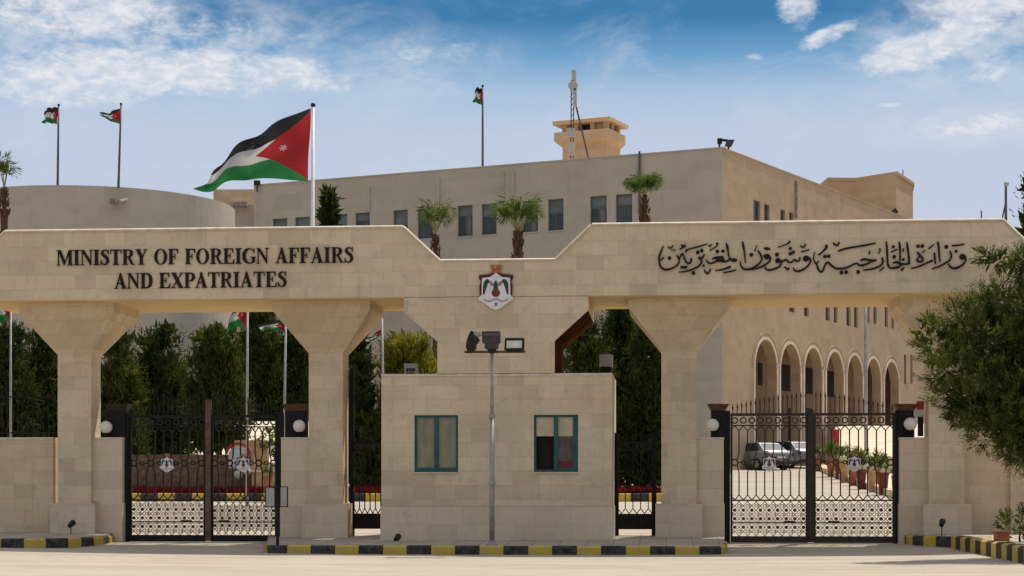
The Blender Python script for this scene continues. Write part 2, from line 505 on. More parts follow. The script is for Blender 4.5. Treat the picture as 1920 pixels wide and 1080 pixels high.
M['retaining'] = mat('shaded_brown_rubble_wall', (.13, .08, .052), .9, .3, 5, .4)  # albedo lowered to put the trees' shade into the wall
M['ochre'] = mat('sunlit_ochre_wall', (.50, .33, .17), .9, .15, 3, .2)  # sunlit tone of the wall's right end put into the colour
M['pale'] = mat('pale_paving', (.62, .53, .40), .9, .08, 1.5)
M['soil'] = mat('dry_earth', (.26, .19, .12), .95, .25, 2, .3)
M['redflag'] = mat('red_panel', (.30, .02, .02), .6, .15, 4)
M['blueglaze'] = mat('pale_blue_glaze', (.35, .45, .58), .5, .15, 6)
M['pipe'] = mat('stained_pipe', (.26, .22, .18), .8, .2, 3)
M['ac'] = mat('ac_casing', (.42, .40, .36), .5, .08, 5)


def road_mat():
    m = bpy.data.materials.new('bleached_asphalt'); m.use_nodes = True
    t = NT(m.node_tree); p = t.n['Principled BSDF']; tc = t.add('ShaderNodeTexCoord'); v = tc.outputs['Object']
    mp = t.add('ShaderNodeMapping'); mp.inputs['Scale'].default_value = (.12, 1.0, 1); t.l.new(v, mp.inputs[0])
    a = t.noise(mp.outputs[0], 0.9, 5, .6); b = t.noise(v, 0.35, 4, .6); g = t.noise(v, 40, 4, .7)
    k = t.m('ADD', t.m('MULTIPLY', a, .55), t.m('ADD', t.m('MULTIPLY', b, .35), t.m('MULTIPLY', g, .22)))
    c = t.mix(t.sm(k, .35, .75), (.30, .255, .19), (.46, .39, .295))
    cr = t.add('ShaderNodeTexVoronoi', feature='DISTANCE_TO_EDGE'); cr.inputs['Scale'].default_value = .25
    wv = t.add('ShaderNodeVectorMath', operation='ADD'); t.l.new(v, wv.inputs[0])
    nz = t.add('ShaderNodeTexNoise'); nz.inputs['Scale'].default_value = .8; t.l.new(v, nz.inputs['Vector']); t.l.new(nz.outputs['Color'], wv.inputs[1]); t.l.new(wv.outputs[0], cr.inputs['Vector'])
    c = t.mix(t.sm(cr.outputs['Distance'], .008, 0.0, 0, .35), c, (.24, .2, .15))
    oil = t.sm(t.noise(v, .9, 6, .7, .6), .55, .75, 0, .38)
    c = t.mix(oil, c, (.30, .26, .20))
    t.l.new(c, p.inputs['Base Color']); p.inputs['Roughness'].default_value = .9
    bb = t.add('ShaderNodeBump'); bb.inputs['Strength'].default_value = .3; bb.inputs['Distance'].default_value = .01
    t.l.new(g, bb.inputs['Height']); t.l.new(bb.outputs[0], p.inputs['Normal'])
    return m


M['road'] = road_mat()


def paver_mat():
    m = bpy.data.materials.new('sidewalk_tiles'); m.use_nodes = True
    t = NT(m.node_tree); p = t.n['Principled BSDF']; tc = t.add('ShaderNodeTexCoord')
    br = t.add('ShaderNodeTexBrick'); t.l.new(tc.outputs['Object'], br.inputs['Vector'])
    br.offset = 0.0
    br.inputs['Color1'].default_value = (.34, .29, .225, 1); br.inputs['Color2'].default_value = (.44, .375, .295, 1); br.inputs['Mortar'].default_value = (.20, .17, .13, 1)
    br.inputs['Scale'].default_value = 1; br.inputs['Brick Width'].default_value = .6; br.inputs['Row Height'].default_value = .6; br.inputs['Mortar Size'].default_value = .012
    n = t.noise(tc.outputs['Object'], 2.5, 6, .65)
    t.l.new(t.mix(t.sm(n, .4, .8, 0, .5), br.outputs['Color'], (.25, .21, .16)), p.inputs['Base Color']); p.inputs['Roughness'].default_value = .9
    return m


M['paver'] = paver_mat()


def flag_mat():
    m = bpy.data.materials.new('flag_cloth'); m.use_nodes = True
    t = NT(m.node_tree); p = t.n['Principled BSDF']; out = t.n['Material Output']
    uv = t.add('ShaderNodeUVMap'); sp = t.add('ShaderNodeSeparateXYZ'); t.l.new(uv.outputs[0], sp.inputs[0])
    a, b, _ = sp.outputs
    c = t.mix(t.sm(b, .325, .34), (.012, .012, .013), (.62, .60, .60))
    c = t.mix(t.sm(b, .655, .67), c, (.012, .20, .045))
    edge = t.m('MULTIPLY', t.m('SUBTRACT', 1.0, t.m('ABSOLUTE', t.m('SUBTRACT', t.m('MULTIPLY', b, 2.0), 1.0))), .45)
    c = t.mix(t.sm(t.m('SUBTRACT', edge, a), -.004, .004), c, (.38, .008, .014))
    xa = t.m('SUBTRACT', t.m('MULTIPLY', a, 1.75), .40); yb = t.m('SUBTRACT', b, .5)
    r = t.m('SQRT', t.m('ADD', t.m('MULTIPLY', xa, xa), t.m('MULTIPLY', yb, yb)))
    th = t.m('ARCTAN2', yb, xa)
    rr = t.m('ADD', .040, t.m('MULTIPLY', t.m('COSINE', t.m('MULTIPLY', th, 7.0)), .016))
    c = t.mix(t.sm(t.m('SUBTRACT', rr, r), -.006, .006, 0, .75), c, (.60, .45, .45))
    n = t.noise(t.add('ShaderNodeTexCoord').outputs['Object'], 30, 3, .6)
    c = t.mix(.08, c, t.mix(n, (.0, .0, .0), (.5, .5, .5)))
    t.l.new(c, p.inputs['Base Color']); p.inputs['Roughness'].default_value = .7; p.inputs['Specular IOR Level'].default_value = .15
    cr = t.comb(t.m('ADD', t.m('MULTIPLY', a, 3.0), t.m('MULTIPLY', b, 2.2)), t.m('SUBTRACT', t.m('MULTIPLY', b, 1.2), t.m('MULTIPLY', a, 1.0)), 0.0)
    bb = t.add('ShaderNodeBump'); bb.inputs['Strength'].default_value = .9; bb.inputs['Distance'].default_value = .25
    t.l.new(t.noise(cr, 2.2, 3, .5, .5), bb.inputs['Height']); t.l.new(bb.outputs[0], p.inputs['Normal'])
    tr = t.add('ShaderNodeBsdfTranslucent'); t.l.new(c, tr.inputs[0])
    mx = t.add('ShaderNodeMixShader'); mx.inputs[0].default_value = .3
    t.l.new(p.outputs[0], mx.inputs[1]); t.l.new(tr.outputs[0], mx.inputs[2]); t.l.new(mx.outputs[0], out.inputs[0])
    return m


M['flag'] = flag_mat()
M['leaf_dark'] = leafmat('leaf_dark_conifer', (.014, .024, .007), (.065, .080, .020), .27)
M['leaf_mid'] = leafmat('leaf_mid_conifer', (.020, .032, .008), (.085, .098, .020), .3)
M['leaf_bright'] = leafmat('leaf_bright_conifer', (.07, .08, .012), (.22, .20, .03), .4)
M['leaf_pine'] = leafmat('leaf_pine', (.016, .030, .008), (.14, .16, .042), .36, 2.0)
M['leaf_palm'] = leafmat('leaf_palm', (.055, .085, .025), (.12, .15, .05), .35, 1.5)
M['leaf_shrub'] = leafmat('leaf_shrub', (.06, .085, .02), (.17, .19, .05), .35, 3)
M['flowers'] = leafmat('red_flowers', (.07, .006, .008), (.17, .012, .018), .25, 4)

# ------------------------------------------------------------------ ground
UL, UR = gu(0, 0), gu(1920, 0)


def road_z(u, v):
    b = -0.2 + 0.10 * min(1.0, (u / 11.5) ** 2)
    t = min(1.0, max(0.0, (v + 1.6) / 3.4)); t = t * t * (3 - 2 * t)
    return b + t * (-0.05 - b)


def sheet(name, us, vs, fz, m, off=0.0):
    b = MB(); n = len(us)
    vv = [(u, v, fz(u, v) + off) for v in vs for u in us]
    ff = [(j * n + i, j * n + i + 1, (j + 1) * n + i + 1, (j + 1) * n + i) for j in range(len(vs) - 1) for i in range(n - 1)]
    b.add(vv, ff)
    return b.build(name, m, frame=PM, smooth=True)


us = [-500, -120, -60, -30, -24, -18] + list(np.linspace(-14, 14, 29)) + [18, 24, 30, 60, 120, 500]
vsr = [-90, -60, -30, -15, -8, -4, -3] + list(np.linspace(-2.2, 2.0, 15))
struct(sheet('road', us, vsr, road_z, M['road']), label='bleached pale asphalt road in front of the gates')
vsd = [2.0, 3, 6, 10, 15, 19, 30, 45, 60, 80]
struct(sheet('driveway', us, vsd, lambda u, v: zin(v), M['road'], -0.001), label='sunlit pale driveway rising behind the gates')
gvv = [-700, -300, -91, -60, -2, 2, 19.01, 60, 100, 160, 400, 1500]
struct(sheet('ground', [-1500, -400, -100, 0, 100, 400, 1500], gvv, lambda u, v: (-0.75 if v < 2.5 else zin(min(v, 100)) - .12 if v > 19 else -.75), M['soil']))


def sidewalk(name, front, back, zf, zb, label):
    """paved slab between a front edge and a back edge, both lists of (u, v)"""
    poly = [(u, v, zf + (zb - zf) * min(1, max(0, (v + .2) / 1.4))) for u, v in front] + [(u, v, zb) for u, v in back]
    b = MB().slab(poly, -.6, 0)
    return struct(b.build(name, M['paver'], frame=PM), label=label)


def kerb(name, line, ztop, zbot, seg, label, w=.16, first=0, worn=False):
    """painted kerb stones along a line of (u, v), outer face on the line"""
    P = [Vector(p) for p in line]
    L = [0.0]
    for i in range(len(P) - 1): L.append(L[-1] + (P[i + 1] - P[i]).length)
    def at(d):
        for i in range(len(P) - 1):
            if d <= L[i + 1] + 1e-9:
                t = (d - L[i]) / max(1e-9, L[i + 1] - L[i]); return P[i].lerp(P[i + 1], t), (P[i + 1] - P[i]).normalized()
        return P[-1], (P[-1] - P[-2]).normalized()
    b = MB(); n = max(1, round(L[-1] / seg)); d = L[-1] / n
    for i in range(n):
        a0 = i * d + .006; a1 = (i + 1) * d - .006
        k = 3 if len(line) > 2 else 1
        for j in range(k):
            p, t = at(a0 + (a1 - a0) * j / k); q, t2 = at(a0 + (a1 - a0) * (j + 1) / k)
            n1 = Vector((-t.y, t.x)) * w; n2 = Vector((-t2.y, t2.x)) * w
            r1, r2 = n1 * .2, n2 * .2
            jit = .004 * math.sin(i * 2.3)
            zt = ztop + jit
            A = [(p.x, p.y, zbot), (q.x, q.y, zbot), (q.x + n2.x, q.y + n2.y, zbot), (p.x + n1.x, p.y + n1.y, zbot)]
            B = [(p.x, p.y, zt - .035), (q.x, q.y, zt - .035), (q.x + n2.x, q.y + n2.y, zt - .035), (p.x + n1.x, p.y + n1.y, zt - .035)]
            C = [(p.x + r1.x, p.y + r1.y, zt), (q.x + r2.x, q.y + r2.y, zt), (q.x + n2.x, q.y + n2.y, zt), (p.x + n1.x, p.y + n1.y, zt)]
            v = A + B + C
            mi = (i + first) % 2
            b.add(v, [(0, 1, 5, 4), (4, 5, 9, 8), (8, 9, 10, 11), (3, 7, 6, 2), (7, 11, 10, 6), (0, 4, 7, 3), (4, 8, 11, 7), (1, 2, 6, 5), (5, 6, 10, 9)], mi)
    mats = [M['yellow'], M['black_paint']]
    return struct(b.build(name, mats, frame=PM), label=label)


def gp(px, v): return (gu(px, v), v)


# middle pavement
kl = [gp(499, 1.2), gp(494, -1.9), gp(501, -2.45), gp(512, -2.6), gp(1330, -2.6), gp(1352, -2.45), gp(1362, -1.9), gp(1364, 1.2)]
inner = .10
sidewalk('sidewalk', [gp(503, 1.0), gp(500, -1.9), gp(512, -2.5), gp(1335, -2.5), gp(1356, -1.9), gp(1358, 1.0)], [gp(1354, 3.3), gp(510, 3.3)], -.008, .13, 'grey tiled pavement in front of the guard booth')
kerb('kerb', kl[2:7], 0.0, -.4, .53, 'yellow and black painted kerb along the middle pavement', first=1)
kerb('kerb', [gp(1362, -1.85), gp(1364, 1.2)], 0.005, -.4, .53, 'short yellow and black kerb turning in beside the right vehicle gate', first=0)
kerb('kerb', [gp(499, 1.2), gp(494, -1.85)], 0.005, -.4, .53, 'short yellow and black kerb turning in beside the left vehicle gate', first=1)
# left pavement
sidewalk('sidewalk', [gp(-700, -1.65), gp(60, -1.65), gp(128, -1.1), gp(188, .2), gp(222, 1.9)], [gp(222, 2.2), gp(-700, 2.2)], .10, .2, 'grey pavement at the foot of the left column')
kerb('kerb', [gp(-700, -1.75), gp(60, -1.75), gp(130, -1.2), gp(190, .1), gp(225, 1.9)], .11, -.4, .52, 'yellow and black painted kerb curving in front of the left column', first=0)
# right pavement
rl = [gp(1689, 1.7), gp(1705, 1.0), gp(1740, .35), gp(1783, -.1), gp(1852, -4.6), gp(1925, -9.0), gp(2010, -13)]
sidewalk('sidewalk', [gp(1695, 1.7), gp(1710, 1.05), gp(1745, .4), gp(1790, .0), gp(1858, -4.5), gp(1931, -8.9), gp(2016, -13)], [gp(2700, -13), gp(2700, 2.3), gp(1695, 2.3)], .15, .19, 'pale raised pavement beside the right column')
kerb('kerb', rl[:4], .16, -.4, .42, 'yellow and black painted kerb at the foot of the right column', first=1)
kerb('kerb', rl[3:], .19, -.4, .62, 'worn yellow and grey kerb blocks running along the road by the tree', first=0, w=.28)

# ------------------------------------------------------------------ gateway
T = 3.2
ZS, ZT, ZM = 5.77, 7.41, 6.60
gate_e = thing('gateway', 'monumental beige limestone gateway with angular beam on four flared columns', 'gateway', (gu(933), 0, 0), PM)


def coping(b, a, c, w0=-.03, w1=T + .03, h=.06):
    """chamfered capping along an x,z edge"""
    a = Vector(a); c = Vector(c); d = (c - a).normalized(); n = Vector((-d.y, d.x))
    if n.y < 0: n = -n
    vs = []
    for p in (a, c):
        for y, k in ((w0, 0), (w0, h * .45), (w0 + .045, h), (w1 - .045, h), (w1, h * .45), (w1, 0)):
            q = p + n * (k + .001); vs.append((q.x, y, q.y))
    b.add(vs, [(0, 1, 2, 3, 4, 5), (11, 10, 9, 8, 7, 6)] + [(i, i + 6, (i + 1) % 6 + 6, (i + 1) % 6) for i in range(6)])


uA, uB, uC, uD = gu(755), gu(824), gu(1042), gu(1110)
uL, uR = gu(10), gu(1880)
endL, endR = uL - .85, uR + .85
zE = ZT - .82
top = [(endL, zE), (uL, ZT), (uA, ZT), (uB, ZM), (uC, ZM), (uD, ZT), (uR, ZT), (endR, zE)]
beam = MB().prism([(endL, ZS)] + top + [(endR, ZS)], 0, T).build('beam', M['stone'], gate_e, PM)
b = MB()
for i in range(len(top) - 1): coping(b, top[i], top[i + 1])
b.build('coping', M['stone_top'], gate_e, PM)
# the pylon under the middle of the beam, standing on the booth
uP0, uP1 = gu(757), gu(1103); uQ0, uQ1 = gu(820), gu(1040)
zc = gz(930, 583); zd = gz(930, 640); zb = gz(930, 705)
MB().prism([(uP0, ZS - .012), (uP0, zc), (uQ0, zd), (uQ0, zb + .065), (uQ1, zb + .065), (uQ1, zd), (uP1, zc), (uP1, ZS - .012)], .004, T - .01).build('pylon', M['stone'], gate_e, PM)
MB().prism([(uQ1 + .001, zb + .07), (uQ1 + .02, zb + .07), (uQ1 + .02, zd - .008), (uP1 + .001, zc - .02), (uP1 - .02, zc - .002), (uQ1 + .001, zd)], .015, T - .02).build('side_cladding', M['reveal'], gate_e, PM)
MB().box(uP0 + .01, uP1 - .01, .02, T - .02, ZS - .012, ZS).build('joint', M['letter'], gate_e, PM)
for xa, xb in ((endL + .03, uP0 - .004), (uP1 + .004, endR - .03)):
    MB().box(xa, xb, .03, T - .03, ZS - .016, ZS + .01).build('soffit', M['soffit'], gate_e, PM)  # thin added slab that holds the painted bounce glow
# columns
for px_a, px_b in ((109, 170), (577, 645), (1239, 1307), (1742, 1808)):
    c = (gu(px_a, 1.27) + gu(px_b, 1.27)) / 2
    col = MB().box(c - .42, c + .42, 1.27, 2.05, .9, 4.55).build('column', M['stone'], gate_e, PM)
    w = 1.19
    zt0 = ZS - .22
    lo = [(c - .421, 1.268, 4.55), (c + .421, 1.268, 4.55), (c + .421, 2.052, 4.55), (c - .421, 2.052, 4.55)]
    hi_ = [(c - w, .6, zt0), (c + w, .6, zt0), (c + w, 2.75, zt0), (c - w, 2.75, zt0)]
    hi2 = [(x, y, ZS - .017) for x, y, z in hi_]
    cb = MB().frust(lo, hi_)
    cb.frust(hi_, hi2)
    cb.build('capital', M['stone'], col, PM)
    MB().box(c - .56, c + .56, 1.12, 2.2, -.3, .9).build('column_base', M['plinth'], col, PM)

# ------------------------------------------------------------------ guard booth
booth = thing('guard_booth', 'square beige stone guard booth with two teal windows under the gateway', 'guard booth', (gu(933), 0, 0), PM)
b0, b1 = gu(715), gu(1148); zj = gz(930, 949)
wins = []
for pa, pb in ((777, 859), (1001, 1084)):
    wins.append((gu(pa), gu(pb), gz(930, 885), gz(930, 778)))
b = MB().holes(b0, b1, zj, zb, wins, .003, .12)
b.add([(b0, .003, zj), (b0, T, zj), (b0, T, zb), (b0, .003, zb)], [(0, 1, 2, 3)])
b.add([(b1, .003, zj), (b1, T, zj), (b1, T, zb), (b1, .003, zb)], [(0, 1, 2, 3)])
b.add([(b0, T, zj), (b1, T, zj), (b1, T, zb), (b0, T, zb)], [(0, 1, 2, 3)])
b.add([(b0, .003, zb), (b1, .003, zb), (b1, T, zb), (b0, T, zb)], [(0, 1, 2, 3)])
b.build('wall', M['stone'], booth, PM)
b = MB()
coping(b, (b0, zb), (b1, zb), -.012, T + .02, .06)
b.build('coping', M['stone_top'], booth, PM)
MB().box(b0 - .02, b1 + .02, -.022, T + .02, -.4, zj - .004).build('plinth', M['plinth'], booth, PM)
for k, (xa, xb, za, zz) in enumerate(wins):
    fr = MB(); y0, y1 = .045, .10; t = .055; mid = (xa + xb) / 2
    fr.box(xa + .003, xa + t, y0, y1, za + .003, zz - .003); fr.box(xb - t, xb - .003, y0, y1, za + .003, zz - .003)
    fr.box(xa + t, xb - t, y0, y1, zz - t, zz - .003); fr.box(xa + t, xb - t, y0, y1, za + .003, za + t)
    fr.box(mid - .05, mid + .05, y0 - .012, y1 - .01, za + t, zz - t)
    if k == 0:
        fr.box(xa + t, mid - .05, y0 + .01, y1 - .01, za + t, za + t + .05); fr.box(mid + .05, xb - t, y0 + .01, y1 - .01, za + t, za + t + .05)
    else:
        fr.box(mid + .05, xb - t, y0 + .01, y1 - .01, za + t, za + t + .05); fr.box(xb - t - .07, xb - t, y0 + .01, y1 - .01, za + t + .05, zz - t)
    wo = fr.build('window', M['teal'], booth, PM)
    if k == 0: wo['label'] = 'closed teal window with pale curtains'
    else: wo['label'] = 'half open teal window with blinds'
    if k == 0:
        for p, q in ((xa + t, mid - .05), (mid + .05, xb - t)):
            MB().box(p, q, .085, .091, za + t, zz - t).build('pane', M['curtain'], wo, PM)
    else:
        zbnd = gz(930, 818)
        MB().box(xa + t, mid - .05, .30, .306, za, zz).build('pane', M['glass_dark'], wo, PM)
        MB().box(mid + .05, xb - t, .085, .091, za + t, zbnd).build('pane', M['glass_room'], wo, PM)
        for p, q in ((xa + t, mid - .05), (mid + .05, xb - t - .07)):
            MB().box(p, q, .076, .084, zbnd, zz - t).build('blind', M['blind'], wo, PM)
        MB().box(mid + .06, xb - t - .075, .074, .084, za + t + .06, za + t + .2).build('cushion', M['red_cushion'], wo, PM)
    MB().box(xa - .02, xb + .02, -.03, .044, za - .035, za).build('sill', M['plinth'], wo, PM)

# ------------------------------------------------------------------ lettering
GL = {}


def stem(x0, x1, s0=None, s1=None, y0=0, y1=676, top=True, bot=True):
    r = [[(x0, y0), (x1, y0), (x1, y1), (x0, y1)]]
    a, c = (s0, s1) if s0 is not None else (x0 - 80, x1 + 80)
    if bot: r.append([(a, y0), (c, y0), (c, y0 + 24), (x1, y0 + 42), (x0, y0 + 42), (a, y0 + 24)])
    if top: r.append([(a, y1), (c, y1), (c, y1 - 24), (x1, y1 - 42), (x0, y1 - 42), (a, y1 - 24)])
    return r


def rc(x0, x1, y0, y1): return [(x0, y0), (x1, y0), (x1, y1), (x0, y1)]


GL['M'] = (944, stem(98, 140, 20, 220, top=False) + stem(690, 855, 610, 930, top=False) + [[(20, 676), (255, 676), (500, 190), (455, 0), (425, 0), (110, 640), (20, 652)], [(425, 0), (455, 0), (760, 650), (930, 652), (930, 676), (700, 676)]], [])
GL['I'] = (389, stem(108, 282, 20, 370), [])
GL['N'] = (722, stem(98, 142, 18, 225, top=False) + [[(18, 676), (220, 676), (622, 150), (622, -8), (585, -8), (100, 620), (18, 650)], rc(578, 622, 0, 676), rc(500, 705, 650, 676)], [])
GL['S'] = (556, [[(455, 690), (480, 690), (485, 470), (455, 470)], [(45, 225), (75, 225), (70, -14), (45, -14)]],
           [[(470, 520, 30), (420, 610, 55), (290, 655, 50), (160, 610, 100), (130, 500, 135), (240, 410, 150), (370, 330, 160), (430, 200, 150), (390, 80, 110), (270, 18, 60), (140, 55, 55), (62, 180, 30)]])
GL['T'] = (667, stem(248, 420, 160, 510, top=False) + [rc(30, 637, 634, 676), [(30, 676), (78, 676), (58, 490), (30, 490)], [(589, 676), (637, 676), (637, 490), (609, 490)]], [])
GL['R'] = (722, stem(100, 270, 22, 350) + [[(320, 350), (440, 365), (640, 40), (720, 24), (720, 0), (530, 0)]], [[(240, 655, 42), (420, 645, 60), (520, 580, 140), (525, 470, 160), (440, 365, 80), (240, 340, 36)]])
GL['Y'] = (722, stem(280, 448, 190, 535, 0, 330, top=False) + [[(75, 655), (285, 655), (450, 340), (440, 290), (290, 290)], [(575, 655), (625, 655), (448, 300), (400, 320)], rc(12, 345, 650, 676), rc(475, 710, 650, 676)], [])
GL['F'] = (611, stem(100, 270, 22, 370) + [rc(240, 575, 634, 676), [(575, 676), (580, 480), (550, 480), (490, 640)], rc(270, 420, 325, 365), [(400, 460), (430, 460), (430, 225), (400, 225)]], [])
GL['E'] = (667, GL['F'][1] + [rc(240, 620, 0, 42), [(620, 0), (645, 205), (612, 205), (540, 36)]], [])
GL['A'] = (722, [[(90, 20), (142, 20), (375, 600), (345, 676)], [(320, 690), (392, 690), (655, 20), (455, 20), (300, 560)], rc(180, 500, 200, 240), rc(8, 235, 0, 24), rc(395, 715, 0, 24)], [])
GL['X'] = (722, [[(50, 655), (265, 655), (680, 20), (465, 20)], [(85, 20), (140, 20), (630, 655), (575, 655)], rc(12, 335, 650, 676), rc(480, 705, 650, 676), rc(15, 260, 0, 26), rc(395, 710, 0, 26)], [])
GL['P'] = (611, stem(100, 270, 22, 370), [[(240, 655, 42), (420, 645, 60), (525, 570, 140), (530, 440, 160), (440, 325, 80), (240, 300, 36)]])
GL['D'] = (722, stem(100, 270, 22, 290), [[(240, 655, 42), (420, 640, 70), (570, 530, 145), (612, 338, 168), (570, 145, 145), (420, 36, 70), (240, 21, 42)]])
GL['O'] = (778, [], 'O')
GL['G'] = (778, [rc(560, 722, 60, 300), rc(470, 775, 276, 300), [(655, 690), (682, 690), (690, 455), (660, 455)]],
           [[(665, 500, 30), (600, 600, 50), (440, 655, 50), (270, 610, 120), (150, 480, 165), (125, 338, 172), (150, 190, 165), (270, 70, 120), (440, 18, 50), (590, 45, 70), (640, 100, 90)]])
sign1 = thing('sign_lettering', 'black metal capital letters in two lines on the left half of the beam', 'sign', (gu(106), -.03, gz(300, 540)), PM)


def word(b, text, xa, xb, z0a, z0b, cap):
    """letters between xa and xb, baseline from z0a to z0b"""
    adv = sum(GL[c][0] if c != ' ' else 330 for c in text); sx_ = (xb - xa) / (adv - 30); sz = cap / 676
    x = xa
    for c in text:
        if c == ' ': x += 330 * sx_; continue
        w, polys, rib = GL[c]
        f = lambda p: (x + p[0] * sx_, z0a + (z0b - z0a) * (x - xa) / (xb - xa) + p[1] * sz)
        for p in polys: b.prism([f(q) for q in p], -.035, -.001)
        if rib == 'O':
            n = 28; vs = []; fs = []
            for i in range(n):
                t = 2 * math.pi * i / n
                for rx, rz in ((356, 352), (190, 318)):
                    q = f((389 + rx * math.cos(t), 338 + rz * math.sin(t))); vs += [(q[0], -.035, q[1]), (q[0], -.001, q[1])]
            for i in range(n):
                o = 4 * i; p = 4 * ((i + 1) % n); fs += [(o, p, p + 2, o + 2), (o, o + 1, p + 1, p), (o + 2, p + 2, p + 3, o + 3)]
            b.add(vs, fs)
        else:
            for r_ in rib:
                b.ribbon([(*f(q), q[2] * (sx_ + sz) / 2) for q in r_], -.035, -.001)
        x += w * sx_


for line, xa, xb, za_, zb_ in (('MINISTRY OF FOREIGN AFFAIRS', gu(106), gu(663), gz(106, 498), gz(663, 492.5)), ('AND EXPATRIATES', gu(214), gu(538), gz(214, 541.5), gz(538, 538))):
    adv = lambda t_: sum(GL[c][0] if c != ' ' else 330 for c in t_)
    tot = adv(line) - 30; pos = 0
    for wd in line.split():
        x0 = xa + (xb - xa) * pos / tot; x1 = x0 + (xb - xa) * (adv(wd) - 30) / tot
        b = MB(); word(b, wd, x0, x1, za_ + (zb_ - za_) * (x0 - xa) / (xb - xa), za_ + (zb_ - za_) * (x1 - xa) / (xb - xa), .365)
        b.build('word', M['letter'], sign1, PM)
        pos += adv(wd) + 330

